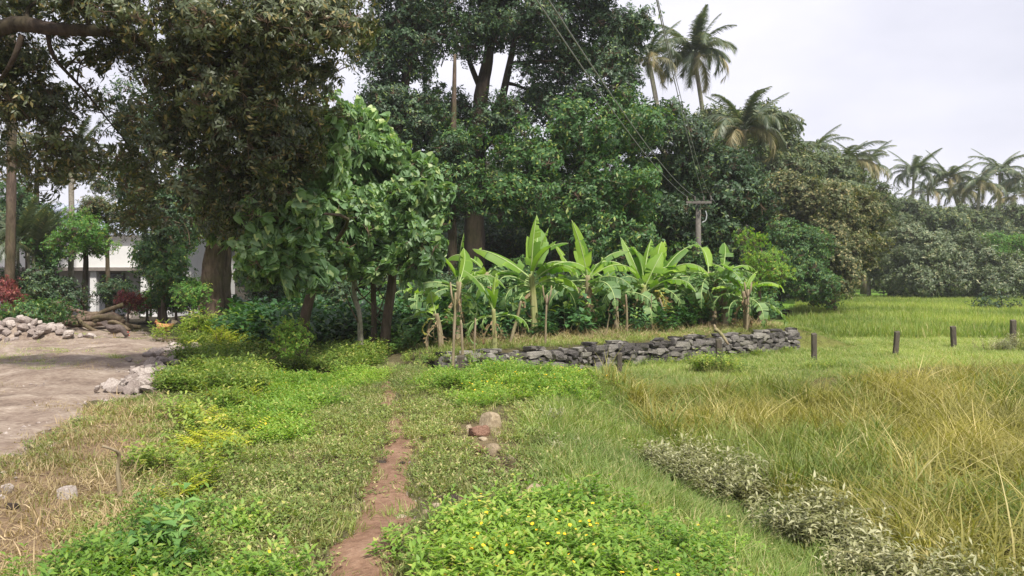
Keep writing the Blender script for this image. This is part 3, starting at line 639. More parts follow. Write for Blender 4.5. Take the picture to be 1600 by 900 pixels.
# 1 overhanging olive-brown tree that fills the top left, its limb coming in from outside the frame
tree('overhanging_tree', 'old tree whose heavy olive brown boughs hang over the top left', 'tree',
     [(-9.2, 11.5, -.1, .38), (-9.0, 11.4, 2.2, .30), (-8.4, 11.2, 4.2, .24), (*P(0, 45, 11), .11), (*P(90, 46, 11), .09), (*P(165, 48, 11), .07)],
     [B(60, 0, 11.3, 110, 45, .9, .7), B(-40, 90, 11.5, 70, 90, .9, .5), B(235, 15, 11.3, 90, 55, 1.0, .85), B(370, 40, 11.4, 90, 80, 1.1, 1.2), B(470, 50, 11.6, 92, 85, 1.1, 1.35),
      B(440, 150, 12, 92, 70, 1.1, 1.3), B(335, 150, 12, 75, 75, 1.0, 1.05), B(410, 240, 12.3, 85, 60, 1.0, 1.2), B(340, 270, 12.5, 65, 50, .9, 1.0), B(400, 315, 12.6, 72, 42, .8, 1.1),
      B(335, 358, 13, 45, 28, .7, .8), B(30, 190, 12, 60, 60, .8, .75), B(110, 160, 12, 60, 50, .7, .5), B(250, 190, 12.2, 55, 50, .7, .7), B(235, 95, 12, 50, 30, .7, .6), B(60, 110, 11.6, 60, 35, .7, .7), B(130, 85, 11.6, 50, 26, .6, .6), B(150, 230, 12.2, 60, 35, .7, .5), B(60, 270, 12.4, 60, 35, .7, .6), B(215, 270, 12.6, 45, 40, .7, .45), B(180, 330, 13, 50, 22, .6, .35), B(530, 30, 11.8, 45, 55, .8, 1.0), B(175, 70, 11.8, 60, 34, .7, .8), B(150, 10, 11.2, 80, 30, .8, .9), B(90, 200, 12.2, 60, 30, .7, .7), B(285, 90, 11.8, 55, 45, .8, .9), B(10, 120, 11.5, 50, 50, .7, .8), B(280, 235, 12.4, 50, 40, .7, .8)],
     'mango', M_barkd, .78, 1.12, .3, limb=.1, extra=[((P(165, 48, 11), P(215, 62, 11.2), P(275, 118, 11.6), P(345, 200, 12)), (.07, .03)), ((P(35, 55, 11), P(22, 90, 11), P(0, 125, 11.2), P(-30, 150, 11.3)), (.045, .02)), ((P(75, 55, 11), P(85, 90, 11.2), P(130, 140, 11.6), P(175, 195, 12)), (.035, .01)), ((P(345, 200, 12), P(385, 270, 12.3), P(395, 330, 12.6)), (.03, .01))], attach=16)
# 2 the thick fluted trunk and its dark crown
tree('fluted_trunk_tree', 'dark tree with thick fluted trunk behind the orange hen and road edge', 'tree',
     [(*onG(-7.75, 20.8, -.15), .40), *stemP((335, 470, 20.9, .36), (340, 400, 21, .30), (352, 330, 21, .25), (345, 230, 21, .2))],
     [B(300, 300, 20.6, 60, 45, 1.5, .7), B(380, 330, 20.5, 70, 45, 1.5, .9), B(250, 190, 21, 70, 50, 1.6, .5), B(380, 180, 21, 90, 60, 1.8, .9), B(460, 260, 21, 70, 60, 1.6, .9), B(200, 300, 20.5, 50, 35, 1.2, .5), B(260, 345, 19.8, 60, 28, .9, .8)],
     'forest', M_bark, .8, .9, .3, flute=.2, seg=22)
# 3 large-leafed bright tree
tree('heart_leafed_tree', 'tree with big drooping heart shaped light green leaves left of the banana plants', 'tree',
     [(*onG(-4.05, 15.3, -.1), .12), *stemP((476, 500, 15.3, .10), (488, 450, 15.4, .09), (505, 380, 15.6, .075), (540, 280, 16, .055), (560, 190, 16.4, .03))],
     [B(560, 200, 16.4, 70, 42, .9, .9), B(610, 255, 16.2, 62, 50, .9, 1), B(540, 270, 16, 75, 55, 1.0, 1.2), B(600, 335, 15.6, 80, 52, 1.0, 1.3), B(495, 325, 15.4, 72, 52, 1.0, 1.2), B(450, 395, 15, 62, 42, .8, 1.1), B(545, 395, 15.2, 80, 38, .8, 1.2), B(640, 395, 15.2, 50, 38, .7, 1.0), B(650, 310, 15.8, 38, 40, .7, .8), B(340, 335, 14.6, 55, 32, .7, .55), B(400, 430, 15, 32, 22, .5, .9), B(425, 385, 12.8, 48, 36, .5, 1.2), B(455, 335, 12.6, 50, 38, .5, 1.2), B(500, 270, 12.8, 45, 42, .5, 1.1), B(505, 215, 13.4, 35, 30, .5, .8), B(480, 410, 13.2, 50, 34, .5, 1.0)],
     'heart', M_bark, .76, 1.1, .3, limb=.1)
# crooked stems beside it
for k, (pts, r0, lb) in enumerate([([(565, 540, 15.8), (562, 495, 15.8), (553, 455, 15.8), (556, 400, 15.9)], .055, 'crooked mossy stem with knobbly stubs left of the paired roots'),
                    ([(585, 545, 16.3), (584, 490, 16.3), (583, 440, 16.3), (588, 380, 16.4)], .06, 'thin brown trunk leaning beside the shaggy trunk'),
                    ([(600, 545, 16.2), (605, 500, 16.2), (611, 450, 16.2), (616, 380, 16.3)], .11, 'shaggy reddish brown trunk flaring at its foot')]):
    p = [P(*q) for q in pts]; root = empty('bare_trunk', (p[0].x, p[0].y, 0), label=lb, cat='tree trunk'); off = Vector((p[0].x, p[0].y, 0)); mb = MB(); p[0].z = Hs(p[0].x, p[0].y) - .1
    cv = bez([q - off for q in p], 5); mb.tube(cv, [r0 * (1.5 if i < 1 else 1.2 if i < 3 else 1 - .3 * i / len(cv)) for i in range(len(cv))], 10, .3, .15)
    mb.build('trunk', M_bark if k else M_barkp, root); tw = MB()
    for j in range(5 if k == 0 else 3):
        a = cv[4 + j * 2]; dv = Vector((random.choice((-1, 1)) * random.uniform(.3, .7), random.gauss(0, .2), random.uniform(.2, .8))); tw.tube(bez([a, a + dv * .35, a + dv * .7 + Vector((0, 0, .12))], 3), [.02, .018, .016, .014, .012, .01, .007], 5, .2)
    tw.build('branches', M_bark, root)
# 4 the giants at the centre
tree('giant_forked_tree', 'giant dark tree with massive forked trunk rising above the banana plants', 'tree',
     [(*onG(-1.45, 30, -.2), .46), *stemP((741, 400, 30, .38), (741, 320, 30, .36), (745, 230, 30, .33), (752, 150, 30, .26), (764, 80, 30, .18), (770, 0, 30, .12), (780, -70, 30, .06))],
     [B(690, 35, 30, 85, 48, 2.2, 1.0), B(790, 30, 30, 90, 50, 2.4, 1.1), B(770, 190, 29, 40, 40, 1.2, .6), B(880, 60, 29.5, 80, 60, 2.3, 1.0), B(955, 50, 29.5, 62, 60, 2.0, 1.1), B(935, 130, 29, 65, 50, 2.0, 1.1), B(690, 175, 31, 62, 36, 1.8, 1.0), B(850, 150, 30, 60, 45, 1.9, .85), B(780, -50, 30, 170, 50, 3, .9), B(930, -40, 30, 90, 50, 2.6, .9), B(800, 210, 29, 45, 45, 1.4, .6)],
     'forest', M_barkd, 1.0, .8, .27, flute=.12, seg=14, limb=.3,
     extra=[((P(745, 240, 30), P(775, 200, 30), P(790, 130, 29.8), P(805, 60, 29.6)), (.22, .1)), ((P(755, 150, 30), P(735, 100, 30), P(722, 50, 30), P(690, 20, 30)), (.12, .05))])
tree('leaning_forest_tree', 'dark leafy tree with slanting trunk between the overhanging boughs and the giant', 'tree',
     [(*onG(-3.9, 28, -.2), .24), *stemP((628, 420, 28, .22), (620, 300, 28, .2), (628, 170, 28, .17), (642, 80, 28, .13), (650, 10, 28, .09))],
     [B(620, 30, 28, 52, 50, 1.5, .9), B(655, 95, 28, 45, 36, 1.2, .7), B(590, 80, 28, 36, 48, 1.2, .9), B(600, 160, 27.5, 40, 40, 1.2, .9), B(720, 60, 28.5, 45, 40, 1.2, .5), B(640, 190, 28, 60, 42, 1.7, 1.0), B(600, 130, 28, 30, 30, 1.1, .4), B(680, 240, 27.5, 55, 45, 1.6, 1.1), B(610, 260, 28, 50, 40, 1.5, 1.0), B(640, -40, 28, 70, 40, 2, .8)],
     'forest', M_barkd, .95, .85, .28, limb=.12)
tree('slim_brown_trunk_tree', 'slim brown trunked tree standing left of the giant trunk', 'tree',
     [(*onG(-2.1, 27.5, -.2), .17), *stemP((707, 420, 27.5, .16), (706, 330, 27.5, .15), (708, 240, 27.5, .12), (711, 85, 27.5, .05))],
     [B(700, 290, 27.2, 55, 40, 1.4, .9), B(650, 330, 26.5, 45, 35, 1.2, .9), B(715, 215, 27.5, 40, 30, 1.2, .8)], 'green', M_bark, .9, .8, .28, limb=.1)
tree('broad_green_tree', 'broad dense green tree hiding the right side of the giant trunk', 'tree',
     [(*onG(2.1, 27, -.2), .26), *stemP((900, 380, 27, .24), (905, 290, 27, .2), (915, 200, 27, .14))],
     [B(850, 250, 26.5, 75, 52, 1.9, 1.1), B(930, 220, 26.5, 75, 55, 2.0, 1.2), B(880, 320, 26, 85, 45, 1.8, 1.1), B(970, 300, 26, 80, 50, 1.9, 1.2), B(800, 320, 26, 50, 40, 1.4, .8), B(985, 195, 27, 52, 50, 1.7, 1.1), B(950, 370, 25.5, 80, 35, 1.3, 1.0)],
     'green', M_barkd, 1.0, .8, .28, limb=.18)
tree('rounded_green_tree', 'dense green tree with rounded shoulder behind the crossarm pole', 'tree',
     [(*onG(6.3, 30, -.2), .26), *stemP((1070, 400, 30, .24), (1075, 320, 30, .2), (1080, 240, 30, .13))],
     [B(1045, 250, 30, 75, 55, 2.1, 1.2), B(1110, 275, 30, 72, 45, 2.0, 1.2), B(1140, 320, 29.5, 58, 42, 1.7, 1.2), B(1050, 340, 29, 85, 40, 1.8, 1.1), B(1020, 200, 30.5, 50, 42, 1.7, 1.0), B(1110, 375, 29, 80, 35, 1.5, 1.0)],
     'forest', M_barkd, 1.05, .85, .28, limb=.18)
# 5 trees filling the depth behind
back = [(560, 340, 34, 90, 70, 'forest', 'shaded tree behind the heart leafed tree'), (470, 330, 36, 80, 80, 'forest', 'shaded tree deep behind the fluted trunk'), (820, 380, 36, 110, 60, 'forest', 'shaded tree behind the tallest banana plants'), (1000, 390, 38, 110, 50, 'green', 'tree behind the middle banana cluster'),
        (640, 400, 33, 90, 45, 'forest', 'low shaded tree behind the left banana plants'), (740, 300, 40, 70, 45, 'far', 'distant tree seen between the giant trunk and the broad green tree')]
for px, py, Y, rx, ry, sp, lb in back:
    bx = (px - 800) / F * Y
    tree('background_tree', lb, 'tree', [(*onG(bx, Y, -.2), .2), *stemP((px, py + ry * .5, Y, .17), (px + 8, py, Y, .1))],
         [B(px - rx * .4, py, Y, rx * .6, ry * .8, 2.2), B(px + rx * .4, py + 6, Y, rx * .6, ry * .8, 2.2), B(px, py - ry * .3, Y, rx * .6, ry * .7, 2.2)], sp, M_barkd, 1.15, .75, .3, limb=.12)
# 6 right hand group
tree('tall_grey_tree', 'tall feathery grey green tree behind the coconut palm with yellow fronds', 'tree', [(*onG(13.2, 46, -.2), .3), *stemP((1165, 400, 46, .28), (1170, 250, 46, .16))],
     [B(1125, 210, 46, 50, 36, 2.2, 1.1), B(1190, 205, 47, 50, 34, 2.2, 1.1), B(1165, 270, 45, 75, 48, 2.6, 1.2), B(1225, 275, 46, 50, 50, 2.4, 1.0)], 'far', M_bark, 1.0, .8, .28)
tree('tall_grey_tree', 'grey green tree beneath the two leftmost distant palms', 'tree', [(*onG(19, 52, -.2), .3), *stemP((1257, 400, 52, .26), (1255, 290, 52, .15))],
     [B(1235, 262, 52, 50, 40, 2.3, 1.1), B(1290, 275, 53, 45, 30, 2.3, .9), B(1280, 305, 52, 60, 38, 2.4, 1.0), B(1330, 315, 55, 55, 36, 2.4, 1.0)], 'far', M_bark, 1.0, .8, .28)
tree('russet_tree', 'spreading olive brown tree with russet tips at the far field corner', 'tree', [(*onG(15.6, 39, -.1), .22), *stemP((1295, 440, 39, .2), (1290, 360, 39, .12))],
     [B(1240, 305, 40, 52, 25, 1.8, 1.2), B(1300, 325, 39.5, 62, 32, 2.1, 1.2), B(1325, 380, 38.5, 45, 40, 1.8, 1.2), B(1260, 360, 39.5, 60, 35, 1.9, 1.1), B(1300, 430, 37.5, 52, 42, 1.7, 1.2), B(1350, 340, 42, 30, 30, 1.3, .9)],
     'brown', M_bark, .8, .95, .27)
tree('round_tree', 'rounded green tree right of the banana terrace', 'tree', [(*onG(13.2, 38, -.1), .2), *stemP((1215, 470, 37, .17), (1230, 400, 37, .1))],
     [B(1235, 385, 36.5, 48, 38, 1.6, 1.2), B(1215, 430, 36, 48, 38, 1.6, 1.1), B(1260, 440, 36, 45, 42, 1.5, 1.0), B(1265, 400, 37, 36, 36, 1.4, 1)],
     'green', M_barkd, .75, 1.0, .28)
tree('feathery_small_tree', 'small light yellow green feathery tree at the right end of the banana row', 'tree', [(*onG(6.9, 22.3, -.1), .05), *stemP((1187, 450, 22.3, .04), (1190, 390, 22.3, .025))],
     [B(1178, 385, 22.3, 32, 22, .5, .9), B(1205, 410, 22.2, 24, 26, .5, .8), B(1185, 430, 22.2, 32, 24, .5, .7), B(1212, 440, 22, 16, 18, .4, .6)],
     'feather', M_bark, .62, .9, .3, limb=.05)
gb = [(1400, 398, 62, 48, 52, 'dark grey green bushy tree left of the big far bush'), (1440, 412, 60, 62, 56, 'large grey green bushy tree at the far edge of the field'), (1500, 415, 60, 60, 52, 'widest grey green bushy tree right of the large one'),
      (1560, 435, 58, 48, 32, 'low grey green bush spilling forward at the far right')]
for px, py, Y, rx, ry, lb in gb:
    bx = (px - 800) / F * Y
    tree('bushy_tree', lb, 'tree', [(*onG(bx, Y + 1, -.1), .22), *stemP((px, py + ry * .3, Y, .15), (px, py, Y, .1))],
         [B(px, py - ry * .35, Y, rx * .75, ry * .6, 2.6), B(px - rx * .4, py + ry * .3, Y, rx * .6, ry * .62, 2.6), B(px + rx * .4, py + ry * .3, Y, rx * .6, ry * .62, 2.6), B(px, py + ry * .45, Y - 1.5, rx * .5, ry * .5, 2.0)],
         'grey', M_bark, .85, .8, .27, 'grey green bushy trees at the far edge of the field')
for px, py, Y, rx, ry, sp, lb in [(1575, 388, 66, 50, 30, 'bright', 'yellow green tree under the rightmost palms'), (1620, 400, 64, 45, 50, 'bright', 'green tree at the right edge of the field'), (1470, 346, 78, 60, 26, 'far', 'grey green tree between the distant palms'),
                                  (1395, 338, 80, 50, 30, 'far', 'dull green tree below the lone distant palm'), (1545, 350, 84, 70, 30, 'far', 'dark tree mass below the right palms'), (1620, 352, 84, 60, 40, 'far', 'dark tree at the right edge below the palms'), (1350, 312, 75, 40, 25, 'far', 'dull green tree right of the crowded palms')]:
    bx = (px - 800) / F * Y
    tree('distant_tree', lb, 'tree', [(*onG(bx, Y, -.1), .25), *stemP((px, py + ry * .3, Y, .2), (px, py, Y, .1))],
         [B(px - rx * .4, py, Y, rx * .62, ry * .8, 3), B(px + rx * .4, py + 4, Y, rx * .62, ry * .8, 3), B(px, py + ry * .8, Y, rx * .8, ry * .8, 3)], sp, M_bark, 1.1, .75, .28)
# 7 left garden
tree('umbrella_garden_tree', 'small bright green layered tree in front of the white house', 'tree', [(*onG(-13.2, 24.6, -.05), .09), *stemP((134, 420, 24.6, .08), (133, 385, 24.6, .06), (130, 360, 24.6, .03))],
     [B(130, 362, 24.4, 40, 16, .8, 1.2), B(112, 383, 24.4, 30, 13, .7, 1.0), B(155, 388, 24.4, 26, 13, .7, .9), B(128, 345, 24.6, 22, 10, .5, 1.0)], 'bright', M_barkd, .6, 1.0, .3, limb=.05)
for px, py, Y, rx, ry, sp, lb in [(60, 250, 30, 90, 60, 'olive', 'tall thin crowned tree above the garden at the far left'), (190, 280, 34, 80, 50, 'olive', 'thin crowned tree above the white house'), (290, 320, 30, 50, 50, 'green', 'green tree to the right of the white house'), (20, 330, 27, 50, 40, 'green', 'leafy garden tree at the left edge'), (255, 400, 24, 34, 48, 'green', 'leafy light green shrub tree right of the house')]:
    bx = (px - 800) / F * Y
    tree('garden_tree', lb, 'tree', [(*onG(bx, Y, -.05), .12), *stemP((px - 3, py + ry * .9, Y, .09), (px, py, Y, .06))],
         [B(px - rx * .45, py, Y, rx * .5, ry * .6, 1.2), B(px + rx * .4, py + 6, Y, rx * .55, ry * .6, 1.2), B(px, py - ry * .45, Y, rx * .6, ry * .5, 1.2), B(px, py + ry * .5, Y, rx * .5, ry * .4, 1.0)], sp, M_bark, .8, .42 if sp == 'olive' else .75, .3, limb=.06)
# low shrubs: in the garden and behind the banana plants
shr = [(30, 440, 25, 60, 30, 'forest', 'dark shrub at the left garden edge'), (95, 462, 24, 36, 20, 'forest', 'dark shrub below the umbrella shaped tree'), (178, 450, 24.5, 16, 32, 'forest', 'narrow clipped dark shrub before the white house wall'),
       (275, 460, 24, 45, 26, 'green', 'leafy shrub between the house and the fluted trunk'), (230, 470, 25.5, 30, 18, 'bright', 'low yellow green shrub below the house wall'), (55, 490, 20.5, 55, 12, 'green', 'leafy creeper shrub behind the rubble heap'),
       (430, 450, 24, 60, 45, 'forest', 'dark shrub in the shade behind the hollow'), (520, 460, 22, 50, 45, 'forest', 'dark shrub left of the bare trunks'), (640, 440, 24, 55, 45, 'forest', 'dark shrub behind the first banana plant'),
       (720, 440, 26, 55, 40, 'forest', 'dark shrub below the giant trunk'), (800, 440, 25, 50, 40, 'green', 'leafy shrub left of the tallest banana plant'), (880, 445, 25, 50, 40, 'forest', 'dark shrub right of the tallest banana plant'), (965, 450, 25, 50, 38, 'green', 'leafy shrub behind the cut stake'),
       (1050, 455, 25, 55, 38, 'green', 'leafy shrub behind the banana cluster'), (1130, 450, 26, 45, 38, 'forest', 'dark shrub behind the right banana plants'), (1180, 470, 24, 30, 28, 'green', 'low shrub below the feathery tree'),
       (1080, 400, 28, 50, 30, 'green', 'shrub at the foot of the crossarm pole'), (1160, 410, 30, 40, 35, 'forest', 'dark shrub below the second pole')]
for px, py, Y, rx, ry, sp, lb in shr:
    bx = (px - 800) / F * Y; g0 = onG(bx, Y)
    tree('shrub', lb, 'shrub', [(g0[0], g0[1], g0[2] - .05, .05), (g0[0], g0[1], g0[2] + .3, .04), (*P(px, py, Y), .03)],
         [B(px, py, Y, rx * .8, ry * .8, .8), B(px + rx * .35, py + ry * .35, Y, rx * .55, ry * .6, .7), B(px - rx * .35, py + ry * .35, Y, rx * .55, ry * .6, .7)], sp, M_twig, .62, .8, .32, limb=.04)
for px, py, Y, rx, ry, sp, lb in [(170, 330, 26, 55, 22, 'olive', 'thin branched tree hanging before the blue grey roof'), (75, 400, 26, 30, 36, 'green', 'leafy tree between the pale trunks and the white house'), (258, 440, 23, 26, 34, 'green', 'leafy shrub tree hiding the right end of the white house'), (45, 350, 26, 50, 30, 'forest', 'dark garden tree behind the slender pale trunks')]:
    bx = (px - 800) / F * Y
    tree('garden_tree', lb, 'tree', [(*onG(bx, Y, -.05), .07), *stemP((px - 3, py + ry * .9, Y, .06), (px, py, Y, .04))], [B(px - rx * .45, py, Y, rx * .5, ry * .7, .8), B(px + rx * .4, py + 6, Y, rx * .55, ry * .7, .8), B(px, py - ry * .3, Y, rx * .6, ry * .5, .8)], sp, M_bark, .7, .8, .3, limb=.05)
for px, py, Y, r, lb in [(200, 470, 23.5, 8, 'dark red leafed shrub below the white house wall'), (20, 466, 22, 8, 'small red orange leafed plant beside the fallen log'), (2, 450, 23, 5, 'red leafed plant at the left edge of the garden')]:
    g0 = onG((px - 800) / F * Y, Y)
    tree('red_shrub', lb, 'shrub', [(g0[0], g0[1], g0[2], .03), (*P(px, py, Y), .015)], [B(px, py, Y, r, r * .8, .3, 1.2)], 'redleaf', M_twig, .6, 1.1, .4, limb=.02)
tree('yellow_leafed_sapling', 'pale yellow leafed sapling leaning before the dark hollow', 'sapling', [(*onG(-4.6, 13.6), .015), *stemP((448, 545, 13.6, .012), (462, 520, 13.6, .008))], [B(465, 515, 13.6, 14, 15, .15, .8), B(452, 535, 13.5, 10, 8, .1, .8)], 'feather', M_twig, .35, 1.0, .4, limb=.01)
tree('thin_sapling', 'thin pale stemmed sapling beside the fluted trunk', 'sapling', [(*onG(-8.2, 20.2), .03), *stemP((302, 490, 20.2, .025), (301, 465, 20.2, .02))], [B(308, 463, 20.2, 18, 12, .3, .9)], 'bright', M_barkp, .5, 1.0, .4, limb=.02)
# distant wood closing the horizon
def farwood(name, x0, x1, y0, y1, top, n, label, sp='far'):
    x = RNG.uniform(x0, x1, n); y = RNG.uniform(y0, y1, n); tp = top * (.65 + .5 * vnoise(x, y, 9)); z = RNG.random(n) ** .7 * tp
    nv = np.stack([RNG.normal(0, .5, n), RNG.normal(-.4, .5, n), np.full(n, .8)], -1)
    tag(scatter(name, sp, np.stack([x, y, z], -1), eul(nv), RNG.uniform(1.5, 2.4, n), vnoise(x, z * 2, 3) * .6 + RNG.random(n) * .4), label, None, None, 'stuff')
farwood('distant_woods', -95, -10, 85, 105, 8, 5200, 'wood far behind the house and garden')
farwood('distant_woods', -20, 25, 62, 78, 8.5, 4200, 'wood far behind the giant tree')
farwood('distant_woods', 30, 130, 96, 112, 7.4, 5200, 'wood far behind the field and palms')
farwood('distant_woods', -13, 14, 41, 48, 6.5, 3200, 'dark wood close behind the banana terrace', 'forest')
farwood('distant_woods', 62, 90, 60, 80, 4.5, 1800, 'green wood beyond the right side of the field', 'grey')

# ------------------------------------------------------------------ coconut palms
M_frond = leafmat('palm_frond', (.055, .085, .045), (.115, .145, .075), (.24, .22, .11), .42, .6, .22, .35, .93, inst=False)
M_frondy = leafmat('yellow_palm_frond', (.15, .145, .07), (.26, .23, .11), (.36, .27, .13), .55, .4, .22, .25, .9, inst=False)
def frond_mesh(seed, droop, mat, name, ln=4.3, side=0.0):
    rnd = random.Random(seed); mb = MB(); pts = []
    n = 12; ang = radians(62 - droop * 30); x = z = 0.0
    for i in range(n + 1):
        pts.append(Vector((x, side * (i / n) ** 2, z))); st = ln / n; x += cos(ang) * st; z += sin(ang) * st; ang -= radians((droop * 150 + 12) / n) * (0.4 + 1.2 * i / n)
    mb.r = .5; mb.tube(pts, [.04 * (1 - .85 * i / n) for i in range(n + 1)], 4, cap=False)
    m = 58
    for i in range(m):
        t = .14 + .86 * i / (m - 1); f = t * n; a = min(int(f), n - 1); p = pts[a].lerp(pts[a + 1], f - a); tg = (pts[a + 1] - pts[a]).normalized()
        l0 = .95 * math.sin(pi * min(1, t * .82 + .16)) ** .6 + .08
        for s_ in (-1, 1):
            o = (Vector((0, s_, 0)) * (.85 - .35 * t) + tg * (.45 + .4 * t)).normalized(); l1 = l0 * rnd.uniform(.8, 1.1); g = rnd.uniform(.35, .75) * (.6 + droop)
            ribbon(mb, [p, p + o * l1 * .5 - Vector((0, 0, g * l1 * .18)), p + o * l1 * .85 - Vector((0, 0, g * l1 * .75))], .085, rnd.random(), tg)
    return mb.mesh(name, mat)
FR = [frond_mesh(1, .1, M_frond, 'frond_upright'), frond_mesh(2, .45, M_frond, 'frond_arching', side=.4), frond_mesh(3, .8, M_frond, 'frond_low', side=-.4), frond_mesh(4, 1.25, M_frond, 'frond_hanging'), frond_mesh(5, 1.2, M_frondy, 'frond_yellow')]
M_nut = plain('green_coconut', (.20, .22, .06), .5)
def palm(px, py, Y, sc, label, lean=(0, 0), yellow=0, n=20, trunk_r=.15, seed=0):
    rnd = random.Random(seed + int(px)); top = P(px, py, Y); gx, gy = top.x - lean[0], top.y - lean[1]; gz = Hs(gx, gy)
    root = empty('coconut_palm', (gx, gy, gz), label=label, cat='palm tree', group='coconut palms'); off = Vector((gx, gy, gz)); mb = MB()
    a = Vector((0, 0, -.1)); c = top - off; cv = bez([a, Vector((c.x * .25, c.y * .25, c.z * .42)), Vector((c.x * .62, c.y * .62, c.z * .75)), c], 8)
    mb.tube(cv, [trunk_r * (1.6 if i == 0 else 1.1 - .3 * i / len(cv)) * (1 + .05 * (i % 2)) for i in range(len(cv))], 8, .05); mb.build('trunk', M_barkp, root)
    for k in range(n):
        t = (k / (n - 1)) ** .8; ix = 0 if t < .14 else 1 if t < .42 else 2 if t < .72 else 3
        if yellow and t > 1 - yellow: ix = 4
        mobj('frond', FR[ix], root, c + Vector((0, 0, .15 - t * .3)), (rnd.gauss(0, .2), rnd.gauss(0, .15) + (.0 if ix else .12), k * 2.4 + rnd.random() * .5), (sc * rnd.uniform(.85, 1.1),) * 3)
    for k in range(5):
        m2 = MB(); m2.tube([(0, 0, .13), (0, 0, .08), (0, 0, 0), (0, 0, -.09), (0, 0, -.13)], [.02, .09, .12, .09, .02], 6)
        b = k * 1.3; m2.build('coconut', M_nut, root, loc=c + Vector((cos(b) * .28, sin(b) * .28, -.3)))
    return root
palm(1085, 88, 50, .84, 'tallest coconut palm standing clear against the sky', (-1.5, 0), .1, 30)
palm(1013, 92, 46, .62, 'pale coconut palm half hidden at the giant tree\'s right edge', (-1.5, 1), .2, 18)
palm(1163, 203, 42, .74, 'coconut palm with yellow lower fronds beside the tall grey tree', (-.3, 0), .22, 24)
palm(1268, 240, 60, .74, 'leftmost of the crowded palms above the russet tree', (.5, 0), .15, 20)
palm(1315, 262, 58, .84, 'largest of the crowded palms above the russet tree with orange fronds', (.4, 0), .2, 24)
palm(1348, 262, 62, .74, 'rightmost of the crowded palms above the russet tree', (-.5, 0), .25, 18)
palm(1428, 270, 82, .74, 'lone slim palm in the gap of the far skyline', (.4, 0), 0, 26)
palm(1482, 280, 84, .8, 'leaning palm right of the lone slim palm', (-2.6, 0), .3, 24)
palm(1530, 292, 82, .8, 'palm with hanging brown fronds above a pale curved trunk', (.4, 0), .4, 24)
palm(1562, 268, 86, .85, 'taller palm behind the hanging brown fronds', (0, 0), .1, 20)
palm(1602, 284, 84, .8, 'palm cut by the right edge of the picture', (0, 0), .2, 18)
palm(1505, 302, 94, .9, 'dim palm between the leaning palm and the brown fronded one', (.8, 0), .1, 18)
palm(1585, 306, 90, .9, 'lower palm just left of the one cut by the picture edge', (0, 0), .3, 18)
palm(1450, 300, 96, .85, 'dim low palm right beside the lone slim palm', (0, 0), .1, 16)
palm(1385, 318, 92, .6, 'small far palm just above the tree line', (0, 0), .1, 14)
# garden: pale slender trunks and feather palm
for px, Y, r, tp, lb in [(14, 24, .14, 30, 'thick grey trunk at the left edge of the garden'), (24, 25, .05, 380, 'slender pale trunk beside the thick grey one'), (41, 25.2, .045, 395, 'slender pale trunk behind the log, left of a pair'), (49, 25.3, .05, 400, 'slender pale trunk behind the log, right of a pair'), (108, 27, .09, 250, 'tall pale trunk rising before the white house')]:
    root = empty('areca_palm', onG((px - 800) / F * Y, Y), label=lb, cat='palm tree'); off = root.location; c = P(px + 3, tp, Y) - off; mb = MB()
    mb.tube(bez([Vector((0, 0, -.05)), c * .5 + Vector((.05, 0, 0)), c], 6), r, 8, .08); mb.build('trunk', M_bark if r > .1 else M_barkp, root)
    for k in range(7): mobj('frond', FR[(0, 1, 2)[k % 3]], root, c, (0, 0, k * .95), (.42,) * 3)

# ------------------------------------------------------------------ banana plants
def banmat(name, a, b, tr=.42, dry=False):
    m = leafmat(name, a, b, None, .42, .35, tr, .32, inst=False, tcol=1.35); nt = m.node_tree; N = nt.nodes; L = nt.links; Bs = N['Principled BSDF']
    tc = N.new('ShaderNodeTexCoord'); wv = N.new('ShaderNodeTexWave'); wv.bands_direction = 'X'; wv.inputs['Scale'].default_value = 22; wv.inputs['Distortion'].default_value = .8
    L.new(tc.outputs['Object'], wv.inputs[0]); bp = N.new('ShaderNodeBump'); bp.inputs['Strength'].default_value = .25; bp.inputs['Distance'].default_value = .01; L.new(wv.outputs[0], bp.inputs['Height']); L.new(bp.outputs[0], Bs.inputs['Normal'])
    return m
M_ban = banmat('banana_leaf', (.12, .25, .03), (.24, .38, .055)); M_band = banmat('old_banana_leaf', (.10, .20, .06), (.19, .29, .11), .3); M_bany = banmat('yellow_banana_leaf', (.42, .40, .08), (.55, .48, .12), .35)
M_dryl = leafmat('dead_banana_leaf', (.20, .12, .06), (.38, .27, .16), None, .8, .2, .15, .2, inst=False)
M_rib = plain('banana_midrib', (.33, .42, .16), .5)
